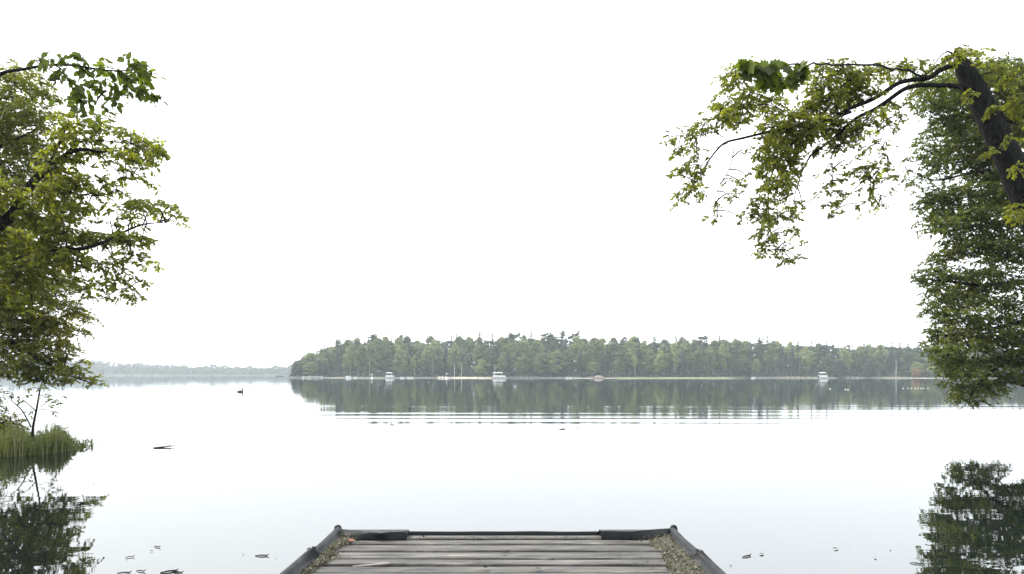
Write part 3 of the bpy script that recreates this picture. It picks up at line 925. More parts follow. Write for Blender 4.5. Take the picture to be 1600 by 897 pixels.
# low beige covered boat
r = empty('covered_boat'); place(r, 936, 315); tag(r, 'low pink-beige boat with a rounded cover left of the grass strip', 'boat')
m = hull(MB(), 5.6, 1.6, 0.5); m.build('hull', M['tan'], r)
m = MB(); m.sections([[(x, -.7, .42), (x, -.45, .42 + h_), (x, .45, .42 + h_), (x, .7, .42)] for x, h_ in ((-2.0, .1), (-1.2, .8), (.6, .85), (2.0, .1))]); m.build('boat_cover', M['tan'], r)
# dark raft far left
r = empty('swim_raft'); place(r, 437, 620); tag(r, 'low dark swim raft off the left tip of the wood', 'raft')
m = MB(); m.box(-3.2, 3.2, -1.6, 1.6, 0.25, 0.7, 0.05); m.build('deck', M['darkvinyl'], r)
for s in (-1, 1):
    m = MB(); m.tube([(-3, s * 1.1, 0.1), (3, s * 1.1, 0.1)], 0.22, 8); m.build('float', M['darkvinyl'], r)
# buoys
for i, px in enumerate([1411, 1419, 1424, 1430, 1434, 1439, 1443, 1450]):
    Y = 89.0 + 0.4 * math.sin(i * 1.7)
    m = MB(); m.ball((0, 0, 0.02), (0.06, 0.06, 0.055), 12, 8); o = m.build('buoy', M['plasticwhite'], smooth=True); place(o, px, Y)
    tag(o, 'small white buoy in the row floating off the orange shrub', 'buoy', 'row of small white buoys')
for px, py, lab in [(1297, 608, 'single white buoy floating below the small pontoon boat'), (1321, 609, 'left one of two touching white buoys right of the single buoy'), (1325, 609, 'right one of two touching white buoys right of the single buoy'),
               (670, 598, 'single white buoy floating off the left end of the beach')]:
    Y = F * H / (py - HY)
    m = MB(); m.ball((0, 0, 0.02), (0.075, 0.075, 0.06), 12, 8); o = m.build('buoy', M['plasticwhite'], smooth=True); place(o, px, Y); tag(o, lab, 'buoy')

# ------------------------------------------------------------------ the loon-like water bird
def bird():
    Y = F * H / (612.5 - HY)
    r = empty('water_bird'); place(r, 375.5, Y); tag(r, 'dark long-necked water bird swimming alone on the open lake', 'bird')
    m = MB()
    prof_ = [(-0.34, 0.02, 0.075, 0.02), (-0.28, 0.06, 0.07, 0.04), (-0.18, 0.11, 0.055, 0.085), (-0.05, 0.14, 0.05, 0.11), (0.08, 0.13, 0.055, 0.11), (0.17, 0.09, 0.07, 0.10),
             (0.215, 0.055, 0.13, 0.075), (0.215, 0.04, 0.22, 0.05), (0.205, 0.036, 0.30, 0.045), (0.215, 0.040, 0.355, 0.045), (0.25, 0.042, 0.385, 0.04), (0.29, 0.03, 0.385, 0.03), (0.31, 0.012, 0.38, 0.013)]
    secs = []
    for i, (x, w, z, h_) in enumerate(prof_):
        a_ = prof_[max(i - 1, 0)]; b_ = prof_[min(i + 1, len(prof_) - 1)]
        tx, tz = b_[0] - a_[0], b_[2] - a_[2]; l = math.hypot(tx, tz); tx /= l; tz /= l
        secs.append([(x - tz * h_ * math.sin(k * math.pi / 5), w * math.cos(k * math.pi / 5), z + tx * h_ * math.sin(k * math.pi / 5)) for k in range(10)] +
                    [(x, w, z)])
    m.sections(secs); m.build('body', M['feather'], r, smooth=True)
    m = MB(); m.tube([(0.30, 0, 0.38), (0.36, 0, 0.375), (0.40, 0, 0.365)], [0.014, 0.010, 0.002], 6); m.build('bill', M['darkvinyl'], r)
    m = MB(); m.tube([(-0.3, 0, 0.07), (-0.38, 0, 0.10), (-0.42, 0, 0.12)], [0.04, 0.025, 0.004], 6); m.build('tail', M['feather'], r)
bird()

# ------------------------------------------------------------------ floating log and scraps
def wpt(px, py): Y = F * H / (py - HY); return Vector(((px - CX) * Y / F, Y, 0))
a, b_ = wpt(240, 700.5), wpt(273, 698.5)
r = empty('driftwood_log', a); tag(r, 'thin dark driftwood stick with a stub floating beyond the reeds', 'driftwood')
d = b_ - a
m = MB(); m.tube([(0, 0, 0.008), d * 0.3 + Vector((0, 0, 0.012)), d * 0.6 + Vector((0, 0, 0.02)), d + Vector((0, 0, 0.03))], [0.014, 0.018, 0.013, 0.006], 8); m.build('stem', M['log'], r, smooth=True)
m = MB(); m.tube([d * 0.72 + Vector((0, 0, 0.02)), d * 0.8 + Vector((0, 0, 0.09))], [0.01, 0.004], 5); m.build('stub', M['log'], r)

random.seed(31)
def scrap(px, py, kind, label, s=1.0):
    p = wpt(px, py)
    if kind == 'leaf':
        L = Leaves(); L.add((0, 0, 0.006), Vector((random.uniform(-1, 1), random.uniform(-1, 1), 0.15)), Vector((0, 0, 1)) + rv(0.2), 0.038 * s)
        me = leaves_mesh('floating_leaf', L, OVATE, OV_FACES)
        o = link('floating_leaf', me, M['deadleaf']); cat = 'leaf'
    else:
        m = MB(); an = random.uniform(-0.6, 0.6); l = 0.042 * s
        m.tube([(-l * math.cos(an), -l * math.sin(an), 0.004), (0, 0, 0.01), (l * math.cos(an), l * math.sin(an), 0.007), (l * 1.3 * math.cos(an), l * math.sin(an) + .01, 0.02)], [0.003 * s, 0.005 * s, 0.005 * s, 0.002], 5)
        o = m.build('floating_twig', M['log']); cat = 'twig'
    o.location = p
    tag(o, label, cat, 'scraps floating on the water')
for px, py, k, lab, s in [
        (245, 855, 'twig', 'upper one of two curled twigs floating between left reflection and dock', 1.0), (240, 862, 'leaf', 'dark leaf just below the curled twig left of the dock', 1.0),
        (202, 871, 'twig', 'short twig near the edge of the left tree reflection', 0.8), (199, 876, 'leaf', 'small leaf just below the short twig by the left reflection', .6),
        (408, 869, 'twig', 'dark curled twig close to the left edge of the dock', 1.3), (381, 865, 'leaf', 'tiny leaf left of the curled twig by the dock', .6),
        (432, 872, 'leaf', 'tiny leaf between the curled twig and dock', .5), (263, 894, 'twig', 'long dark twig at the bottom left of the open water', 1.5),
        (277, 895, 'twig', 'second dark twig touching the long one at bottom left', 1.2), (219, 893, 'twig', 'small twig left of the long dark one at bottom left', 1.0),
        (193, 896, 'twig', 'twig at the foot of the left tree reflection', 1.2), (145, 757, 'leaf', 'lone leaf floating right of the sapling reflection', 1.0),
        (1166, 870, 'twig', 'dark curled twig right of the dock edge', 1.3), (1194, 867, 'leaf', 'slim leaf right of the curled twig beside the dock', 1.2),
        (1144, 886, 'leaf', 'small leaf close to the right dock edge', .8), (1310, 858, 'leaf', 'brownish leaf floating midway between dock and right reflection', 1.7),
        (1328, 855, 'leaf', 'tiny leaf behind the brownish one', .5), (1368, 872, 'leaf', 'dark leaf nearest the right tree reflection', 1.0),
        (1390, 859, 'leaf', 'tiny leaf left of the right tree reflection', .6), (1430, 881, 'twig', 'upper twig at the edge of the right tree reflection', 1.0),
        (228, 691, 'leaf', 'left small leaf floating behind the driftwood stick', 1.5), (245, 687, 'leaf', 'right small leaf floating behind the driftwood stick', 1.0),
        (145, 702, 'leaf', 'small leaf just off the reed tips', 1.2), (160, 699, 'leaf', 'second small leaf off the reed tips', 1.2),
        (878, 671, 'twig', 'dark scrap floating in the middle of the lake', 2.2), (612, 664, 'twig', 'dark scrap floating left of the lake middle', 2.0)]:
    scrap(px, py, k, lab, s)

# ------------------------------------------------------------------ the dock
DZ = 0.35
HD = H - DZ
def dpt(px, py, z=0.0):
    Y = F * (HD - z) / (py - HY); return Vector(((px - CX) * Y / F, Y, DZ + z))
XL, XR, YE = -1.472, 1.362, 6.215
dock = empty('dock', (0, 0, 0)); tag(dock, 'weathered grey plank dock with dark rubber edging in the foreground', 'dock')
random.seed(14)
m = MB(); edges = [6.205, 6.055, 5.87, 5.64, 5.41, 5.225, 5.02]
while edges[-1] > -3.8: edges.append(edges[-1] - random.uniform(0.19, 0.225))
for i in range(len(edges) - 1):
    y1, y0 = edges[i], edges[i + 1]
    g = 0.026
    x0 = XL + 0.07 + (random.uniform(0.0, 0.06) if i > 0 else 0.10)
    x1 = XR - 0.09 - (random.uniform(0.0, 0.08) if i > 0 else 0.10)
    n = 34; zt = random.uniform(-0.006, 0.002); tilt = random.uniform(-0.003, 0.003)
    secs = []
    for k in range(n + 1):
        x = x0 + (x1 - x0) * k / n
        w0 = 0.004 * mnoise.noise(Vector((x * 1.7, i * 3.1, 0))); w1 = 0.004 * mnoise.noise(Vector((x * 1.7, i * 3.1, 9)))
        wz = 0.003 * mnoise.noise(Vector((x * 0.8, i * 5.3, 4)))
        ya, yb = y0 + g + w0, y1 - g + w1
        z = DZ + zt + wz
        secs.append([(x, ya, z - 0.04), (x, ya, z - 0.008), (x, ya + 0.004, z - 0.002), (x, ya + 0.012, z + tilt), (x, (ya + yb) / 2, z + 0.001), (x, yb - 0.012, z - tilt), (x, yb - 0.004, z - 0.002), (x, yb, z - 0.008), (x, yb, z - 0.04), (x, ya, z - 0.04)])
    m.sections(secs)
m.build('deck', M['wood'], dock)
# dark substructure: beams and floats
m = MB(); m.box(XL + 0.06, XR - 0.06, -3.8, YE - 0.06, DZ - 0.20, DZ - 0.075); m.build('frame', M['darkvinyl'], dock)
for y in (0.5, 3.0, 5.6):
    m = MB(); m.tube([(XL + .2, y, 0.02), (XR - .2, y, 0.02)], 0.13, 12); m.build('float', M['darkvinyl'], dock)
# side edging: flat inner band rising to a rounded lip, in two lapped lengths
def side_edge(sx, X, segs):
    for (ya, yb, lift, out) in segs:
        secs = []
        n = 26
        for k in range(n + 1):
            t = k / n; y = ya + (yb - ya) * t
            wv = 0.006 * mnoise.noise(Vector((y * 2.3, X, 0))); wo = out * (1 - t) + 0.004 * mnoise.noise(Vector((y * 3, X, 5)))
            l = lift * (1 - t)
            pr = [(-0.086, 0.000), (-0.083, 0.014), (-0.066, 0.022), (-0.050, 0.034), (-0.042, 0.052), (-0.03, 0.066), (-0.008, 0.068), (0.010, 0.055), (0.016, 0.03), (0.016, -0.16), (0.004, -0.165), (-0.086, -0.03)]
            secs.append([(X + sx * (a + wo), y, DZ + b2 * 1.0 + (l + wv if b2 > 0.01 else 0)) for a, b2 in pr] + [(X + sx * (pr[0][0] + wo), y, DZ + pr[0][1])])
        MB_ = MB(); MB_.sections(secs); MB_.build('side_edging', M['rubber'], dock, smooth=True)
side_edge(-1, XL, [(YE - 0.02, 5.38, 0.0, 0.0), (5.44, -3.8, 0.012, 0.012)])
side_edge(1, XR, [(YE - 0.02, 5.30, 0.0, 0.0), (5.36, -3.8, 0.012, 0.012)])
# front edging: wavy flaps at the corners and a thin strip between
def flap(pxs, name='end_flap'):
    secs = []
    for px, ytop, ybot in pxs:
        # inner foot on the deck, raised lip, outer drop
        pi = dpt(px, ybot, 0.012); pl = dpt(px, ytop, 0.062); 
        pl.y = min(pl.y, YE + 0.02); pl.x = (px - CX) * pl.y / F
        zl = H - (ytop - HY) * pl.y / F
        mid = pi.lerp(Vector((pl.x, pl.y, zl)), 0.55); mid.z -= 0.006
        x_ = pl.x
        secs.append([(pi.x, pi.y, DZ + 0.001), (pi.x, pi.y, pi.z), (mid.x, mid.y, mid.z), (x_, pl.y - 0.01, zl - 0.002), (x_, pl.y + 0.006, zl - 0.004), (x_, YE + 0.035, zl - 0.03), (x_, YE + 0.035, DZ - 0.15), (x_, YE + 0.025, DZ - 0.15)])
    m = MB(); m.sections(secs); m.build(name, M['rubber'], dock, smooth=True)
flap([(527, 825.5, 840.8), (540, 827.4, 841), (560, 828.5, 841), (580, 830.8, 841), (594, 832.6, 841), (602, 831.6, 841), (610, 830.6, 841), (622, 830.2, 841), (634, 830, 840.6)])
flap([(940, 829.6, 839.6), (948, 829, 840), (962, 829.2, 840), (975, 829.6, 840), (986, 830.0, 840), (1000, 828.6, 840), (1020, 826.6, 840), (1035, 825.6, 840), (1046, 825, 839.5)])
m = MB(); secs = []
for k in range(31):
    px = 632 + (942 - 632) * k / 30
    x = (px - CX) * 6.23 / F; w_ = 0.004 * mnoise.noise(Vector((x * 3, 1, 0)))
    secs.append([(x, 6.205, DZ - 0.03), (x, 6.205, DZ + 0.014 + w_), (x, 6.212, DZ + 0.022 + w_), (x, 6.23, DZ + 0.022 + w_), (x, 6.24, DZ + 0.012), (x, 6.24, DZ - 0.15)])
m.sections(secs); m.build('end_strip', M['rubber'], dock, smooth=True)
m = MB(); m.box(XL + .05, XR - .05, 6.10, 6.20, DZ - .17, DZ - .02); m.build('end_beam', M['darkvinyl'], dock)
for X in (XL - 0.0, XR + 0.005):
    m = MB()
    m.tube([(X, YE + 0.005, DZ - 0.25), (X, YE + 0.005, DZ + 0.045), (X, YE + 0.005, DZ + 0.062), (X, YE + 0.005, DZ + 0.074), (X, YE + .005, DZ + 0.079)], [0.032, 0.032, 0.029, 0.02, 0.005], 16)
    m.build('corner_post', M['rubber'], dock, smooth=True)
# metal staples at the laps
for X, y in ((XL - 0.01, 5.40), (XR + 0.01, 5.33)):
    m = MB(); m.box(X - 0.016, X - 0.010, y - 0.03, y + 0.03, DZ + 0.070, DZ + 0.082); m.box(X + 0.006, X + 0.011, y - 0.02, y + 0.02, DZ + 0.070, DZ + 0.080)
    m.build('staple', M['grey'], dock)
# litter and moss drifted along both edges
L = Leaves(); random.seed(77)
for sx, X in ((-1, XL), (1, XR)):
    for k in range(4200):
        y = random.uniform(3.6, 6.16)
        wmax = (0.095 if sx < 0 else 0.15) + 0.12 * mnoise.noise(Vector((y * 3.2, X, 0)))
        u = random.random() ** 1.1
        if random.random() < 0.12: u *= random.uniform(1.2, 2.2)
        x = X - sx * (0.072 + u * max(0.03, wmax))
        z = DZ + 0.012 + (1 - min(1, u)) * 0.022 * random.random()
        L.add((x, min(y, 6.05), z), rv() * 1 + Vector((0, 0, -0.1)), Vector((0, 0, 1)) + rv(0.6), random.choice((random.uniform(0.005, 0.016), random.uniform(0.010, 0.026))))
for k in range(700):
    x = random.uniform(XL + .2, XR - .2); 
    if random.random() < 0.35: x = random.uniform(0.7, XR - .15)
    y = 6.06 + random.gauss(0, 0.012)
    L.add((x, y, DZ + 0.006), rv(), Vector((0, 0, 1)) + rv(0.5), random.uniform(0.006, 0.016))
o = link('leaf_litter', leaves_mesh('leaf_litter', L, OVATE, OV_FACES), M['litter']); tag(o, 'brown and mossy leaf litter drifted along the dock edges', 'leaf litter', kind='stuff')
m = MB()
for sx, X in ((-1, XL), (1, XR)):
    secs = []
    for k in range(60):
        y = 3.4 + (6.06 - 3.4) * k / 59
        w_ = max(0.03, (0.08 if sx < 0 else 0.13) + 0.11 * mnoise.noise(Vector((y * 3.2, X, 0))))
        secs.append([(X - sx * 0.07, y, DZ + 0.024), (X - sx * (0.07 + w_ * .4), y, DZ + 0.020 + 0.004 * mnoise.noise(Vector((y * 9, X, 3)))), (X - sx * (0.075 + w_ * .9), y, DZ + 0.009), (X - sx * (0.08 + w_), y, DZ - 0.03)])
    m.sections(secs, cap=False)
o = m.build('moss_bed', simple('moss', (0.05, 0.046, 0.03), 0.95, var=0.5, scale=40, bump=0.01), smooth=True); tag(o, 'dull mossy dirt lying under the litter at both plank ends', 'moss', kind='stuff')
# things lying on the deck
a = dpt(551, 885, 0.012); b2 = dpt(610, 880, 0.016)
m = MB(); m.tube([a, a.lerp(b2, .4) + Vector((0, -.004, 0)), a.lerp(b2, .8), b2], [0.004, 0.007, 0.008, 0.006], 7)
o = m.build('bleached_stick', simple('bleached_wood', (0.33, 0.31, 0.28), .8), None, a, True); o.location = a
tag(o, 'slim bleached stick lying on the planks left of the middle', 'stick')
def deckleaf(px, py, s, label):
    p = dpt(px, py, 0.008)
    L = Leaves()
    L.add((0, 0, 0.002), Vector((random.uniform(-1, 1), random.uniform(-1, 1), .2)), Vector((0, 0, 1)) + rv(.35), s); 
    o = link('fallen_leaf', leaves_mesh('fallen_leaf', L, OVATE, OV_FACES), M['deadleaf']); o.location = p
    tag(o, label, 'leaf', 'dead leaves fallen on the dock')
for px, py, s, lab in [(790, 864, .05, 'dark leaf pair left, near the middle of the deck'), (797, 862, .045, 'dark leaf just right of its twin near the deck middle'), (660, 839.5, .03, 'dark leaf near the left end of the far pale plank'),
                       (776, 840, .03, 'dark leaf on the middle of the far pale plank'), (820, 840, .03, 'dark leaf right of the middle on the far pale plank'), (972, 843, .045, 'round dark leaf on the second plank near the right flap'),
                       (970, 872, .03, 'small leaf on the planks right of centre'), (846, 889, .05, 'dark leaf at the bottom edge just right of centre'), (757, 887, .06, 'grey leaf on the nearest planks left of centre'),
                       (744, 876, .03, 'small leaf above the grey one left of centre'), (600, 843, .025, 'tiny leaf on the far plank near the left flap')]:
    deckleaf(px, py, s, lab)
for px, py, s, lab in [(543, 846, .03, 'reddish broken leaf in the far left corner litter')]:
    L = Leaves(); L.add((0, 0, .01), (1, .2, 0), (0, -.3, 1), 0.06); o = link('red_leaf', leaves_mesh('red_leaf', L, OVATE, OV_FACES), simple('red_leaf', (0.22, 0.06, 0.035), .7)); o.location = dpt(px, py, .02); tag(o, lab, 'leaf')

# ------------------------------------------------------------------ left side plants
random.seed(3)
# reeds
L = Leaves()
me_v = MB()
for k in range(2300):
    px = random.uniform(-90, 110) if random.random() < 0.86 else 90 + 55 * random.random() ** 1.5
    t = max(0, px) / 140
    yb_ = 715 - 14 * t ** 1.5 - random.random() ** 1.5 * (26 - 14 * t)
    p = wpt(px, yb_)
    hgt = (0.50 + 0.15 * math.sin(px * 0.09) - 0.42 * t ** 2.5) * random.uniform(0.55, 1.12)
    if random.random() < 0.02: hgt *= 1.25
    lean = Vector((random.gauss(0.04, 0.10), random.gauss(0, 0.1), 0)) * hgt
    w = random.uniform(0.006, 0.013)
    z0 = -0.05
    an = random.uniform(0, 3.14); wx, wy = math.cos(an) * w, math.sin(an) * w
    q1 = p + lean * 0.35 + Vector((0, 0, hgt * 0.55)); q2 = p + lean + Vector((0, 0, hgt))
    me_v.add([(p.x - wx, p.y - wy, z0), (p.x + wx, p.y + wy, z0), (q1.x + wx, q1.y + wy, q1.z), (q1.x - wx, q1.y - wy, q1.z), (q2.x, q2.y, q2.z)], [(0, 1, 2, 3), (3, 2, 4)])
    if random.random() < 0.55:
        for j in range(random.randint(1, 3)):
            L.add(p.lerp(q2, random.uniform(.3, .9)) + Vector((0, 0, 0)), Vector((random.gauss(0, 1), random.gauss(0, 1), random.uniform(.2, 1.2))), rv(), random.uniform(.04, .11))
# narrow side leaves share the mesh
V, kk = L.arrays(OVATE * np.array([1, .5, 1]), OV_FACES)
for i in range(len(L.p)): me_v.add(V[i * kk:(i + 1) * kk], OV_FACES)
o = me_v.build('reeds', M['leaf_reed']); tag(o, 'green reeds and rushes growing from the water at the left bank', 'reeds', kind='stuff')
# low grass on the spit
g = MB()
for k in range(2500):
    Y = random.uniform(14.5, 22); x = xl(Y) - random.random() ** 1.5 * 4 + 0.3
    h_ = random.uniform(.1, .35); an = random.uniform(0, 3.14); w = .008
    z = 0.02 + 0.12 * max(0, xl(Y) - x)
    lx, ly = random.gauss(0, .08), random.gauss(0, .08)
    g.add([(x - w * math.cos(an), Y - w * math.sin(an), z - .05), (x + w * math.cos(an), Y + w * math.sin(an), z - .05), (x + lx, Y + ly, z + h_)], [(0, 1, 2)])
o = g.build('grass', M['leaf_reed']); tag(o, 'short grass growing on the low left bank', 'grass', kind='stuff')

YS = 17.3
near_tree('sapling', at(50, 684, YS), [(50, 686, YS, 2.2), (52, 665, YS, 1.8), (57, 640, YS, 1.5), (62, 612, YS, 1.1), (66, 596, YS, 0.7)],
          [[(50, 668, YS, 1.2), (43, 655, YS, 1), (35, 642, YS - .1, .9), (26, 632, YS - .2, .8), (18, 625, YS - .2, .5)], [(56, 645, YS, .9), (48, 636, YS, .7), (40, 628, YS, .5)],
           [(60, 640, YS, .5), (72, 641, YS, .4), (82, 641, YS, .3)], [(62, 618, YS, .6), (78, 622, YS, .5), (95, 632, YS, .4)], [(63, 610, YS, .6), (50, 608, YS, .4), (38, 612, YS, .3)]],
          [(17, 618, 8, 6, YS, .2, .7), (38, 622, 10, 7, YS, .2, .35), (50, 615, 12, 10, YS, .2, .3), (72, 605, 14, 8, YS, .25, .6), (83, 620, 16, 9, YS, .25, .6), (92, 630, 12, 5, YS, .2, .8), (75, 632, 12, 7, YS, .2, .5), (81, 645, 5, 3, YS, .1, .5), (48, 645, 10, 8, YS, .2, .25)],
          'leaf', 'thin-stemmed sapling standing up out of the reeds', 'sapling', leaf=.075, spray_len=.2, nleaf=6, density=.9)
near_tree('waterside_shrub', at(-25, 700, 17), [(-25, 703, 17, 3), (-22, 670, 17, 2), (-18, 640, 17, 1.4), (-10, 620, 17, 1)], [[(-24, 690, 17, 1.5), (-5, 670, 16.8, 1), (12, 655, 16.7, .6)], [(-24, 690, 17, 1.5), (5, 690, 16.6, 1), (22, 685, 16.5, .6)]],
          None, 'leaf', 'bushy yellow-green shrub at the left edge behind the reeds', 'shrub', leaf=.06, spray_len=.24, nleaf=10, density=1.6,
          clump_groups={'leaf_warm': [(14, 660, 18, 14, 16.8, .4), (24, 680, 14, 14, 16.6, .35), (0, 672, 22, 16, 16.7, .4)], 'leaf': [(-12, 652, 20, 22, 17, .5), (-2, 622, 9, 20, 17, .3, .7), (5, 695, 28, 12, 16.4, .4), (-25, 685, 25, 22, 16.8, .5)]})

random.seed(21)
# feathery tree far left (its crown is what the left reflection shows)
YA = 18.6
cl = []; clw = []
for c in [(20, 128, 26, 18), (48, 118, 20, 14), (62, 142, 14, 16), (10, 165, 34, 26), (50, 178, 28, 20), (72, 200, 14, 18), (15, 215, 40, 28), (58, 235, 26, 22), (70, 262, 18, 16), (20, 270, 40, 28), (60, 300, 30, 22),
          (10, 330, 40, 30), (60, 355, 30, 24), (20, 395, 44, 30), (75, 400, 25, 25), (25, 450, 50, 30), (80, 450, 26, 18), (-30, 200, 40, 60), (-40, 330, 50, 60), (-40, 470, 50, 60), (-70, 580, 60, 50), (-110, 430, 60, 120), (-110, 250, 60, 100),
          (15, 500, 50, 26), (15, 545, 50, 24), (10, 580, 40, 14), (60, 515, 30, 26), (60, 560, 30, 22)]:
    cl.append((c[0], c[1], c[2], c[3], YA + random.uniform(-.8, .9), .9, 1.0))
for c in [(98, 478, 26, 13), (120, 492, 18, 10), (138, 498, 9, 6), (95, 512, 26, 15), (118, 520, 14, 8), (90, 540, 24, 13), (108, 550, 10, 9), (75, 500, 20, 20)]:
    clw.append((c[0], c[1], c[2], c[3], YA + random.uniform(-.6, .6), .7, .9))
tips = [(90, 578, 24, 9), (118, 578, 18, 8), (138, 590, 13, 6), (148, 598, 7, 4), (100, 594, 18, 6), (60, 588, 20, 8), (128, 564, 6, 4), (30, 594, 10, 5), (85, 560, 18, 10)]
for c in tips: cl.append((c[0], c[1], c[2], c[3], YA + random.uniform(-.4, .4), .5, 1.0))
near_tree('broadleaf_tree', at(-130, 668, YA), [(-130, 672, YA, 16), (-128, 560, YA, 14), (-110, 420, YA, 11), (-80, 280, YA, 8), (-40, 180, YA, 5), (0, 120, YA, 2)],
          [[(-125, 560, YA, 6), (-60, 540, YA, 5), (10, 535, YA, 3.5), (60, 560, YA, 2.2), (105, 585, YA, 1.4), (140, 597, YA, .6)],
           [(-118, 500, YA, 6), (-50, 470, YA, 5), (20, 455, YA, 3), (60, 470, YA, 2), (100, 477, YA, 1.3), (130, 484, YA, .9), (146, 482, YA, .5)],
           [(-105, 400, YA, 6), (-40, 360, YA, 4), (20, 330, YA, 2.5), (70, 300, YA, 1)], [(-85, 300, YA, 5), (-20, 240, YA, 3), (40, 210, YA, 1.5), (66, 195, YA, .7)], [(90, 477, YA, .9), (125, 488, YA, .7), (140, 500, YA, .3)]],
          None, 'leaf', 'dense tree filling the left edge with yellowing lower branches', 'tree', leaf=.075, spray_len=.30, nleaf=12, density=1.5,
          clump_groups={'leaf': cl, 'leaf_warm': clw})

random.seed(22)
YB = 12.0
YC = 7.2
clC = [(105, 103, 24, 10, YC, .35, 1.2), (135, 108, 26, 12, YC, .4, 1.2), (160, 104, 20, 9, YC, .3, 1), (105, 128, 16, 14, YC, .3, 1), (135, 138, 22, 14, YC, .35, 1.1), (120, 158, 22, 11, YC, .3, 1), (150, 160, 14, 8, YC, .3, .8), (165, 130, 12, 10, YC, .3, .6),
      (180, 103, 16, 8, YC, .3, 1), (205, 104, 20, 9, YC, .35, 1.3), (230, 103, 15, 9, YC, .3, 1.3), (215, 122, 18, 10, YC, .3, 1.3), (195, 128, 12, 10, YC, .25, .8), (236, 122, 6, 12, YC, .2, 1), (232, 146, 12, 6, YC, .2, 1.1), (246, 151, 4, 3, YC, .1, 1), (222, 143, 6, 5, YC, .15, 1), (183, 155, 7, 4, YC, .1, 1.2), (178, 135, 8, 7, YC, .2, .7), (70, 100, 12, 5, YC, .2, .5), (135, 178, 10, 6, YC, .2, .7)]
cl = []
for c in [(215, 226, 26, 16, 1), (240, 232, 14, 12, 1), (205, 212, 12, 8, .8), (232, 250, 14, 7, .9), (195, 245, 20, 12, .9), (222, 262, 8, 6, .8), (180, 255, 16, 8, .6), (208, 268, 10, 5, .6), (168, 243, 14, 8, .5), (228, 286, 7, 4, .8),
          (213, 278, 9, 5, .7), (185, 282, 6, 4, .5), (145, 255, 12, 12, .4), (140, 275, 8, 8, .4), (165, 290, 12, 12, .9), (160, 315, 10, 8, .5), (150, 305, 8, 8, .6), (137, 296, 7, 6, .5), (190, 300, 6, 10, .8), (188, 275, 4, 4, .5),
          (218, 322, 22, 9, 1), (245, 322, 14, 7, 1), (265, 322, 9, 7, .9), (277, 335, 5, 10, .8), (275, 348, 6, 4, .8), (235, 330, 16, 7, .6), (190, 330, 14, 10, .6), (172, 345, 12, 8, .5), (205, 345, 18, 8, .5),
          (200, 370, 28, 11, 1), (222, 372, 12, 7, 1), (170, 375, 22, 14, .9), (205, 390, 20, 10, .7), (230, 408, 10, 5, .9), (212, 412, 8, 4, .6), (190, 415, 16, 12, .5), (160, 410, 22, 16, .6), (150, 440, 22, 12, .6), (180, 440, 14, 10, .6),
          (165, 465, 14, 6, .7), (207, 463, 12, 5, .9), (222, 467, 5, 3, .9), (196, 452, 8, 6, .6), (140, 460, 14, 8, .6), (218, 440, 6, 6, .6), (200, 432, 8, 6, .5),
          (150, 205, 22, 14, .7), (170, 200, 10, 10, .8), (178, 190, 6, 7, .9), (120, 195, 22, 14, .7), (100, 215, 18, 14, .6), (95, 185, 10, 12, .5), (130, 225, 24, 12, .7), (160, 228, 14, 8, .6), (110, 240, 22, 14, .8), (85, 250, 20, 14, .8),
          (95, 275, 28, 18, .9), (120, 290, 20, 18, .9), (75, 300, 26, 20, .9), (110, 325, 26, 20, .9), (135, 330, 14, 14, .7), (60, 335, 30, 22, 1), (100, 360, 34, 22, 1), (130, 372, 20, 16, .8), (30, 380, 34, 26, 1), (80, 395, 34, 22, 1), (115, 405, 22, 16, .8),
          (30, 425, 34, 26, 1), (85, 430, 30, 18, .8), (115, 440, 18, 10, .7), (10, 470, 30, 26, 1), (50, 470, 26, 16, .8), (-40, 380, 50, 50, .8), (-60, 460, 50, 50, .8), (-50, 300, 50, 50, .6), (5, 300, 26, 22, .7)]:
    cl.append((c[0], c[1], c[2], c[3], YB + random.uniform(-.5, .6), .45, c[4]))
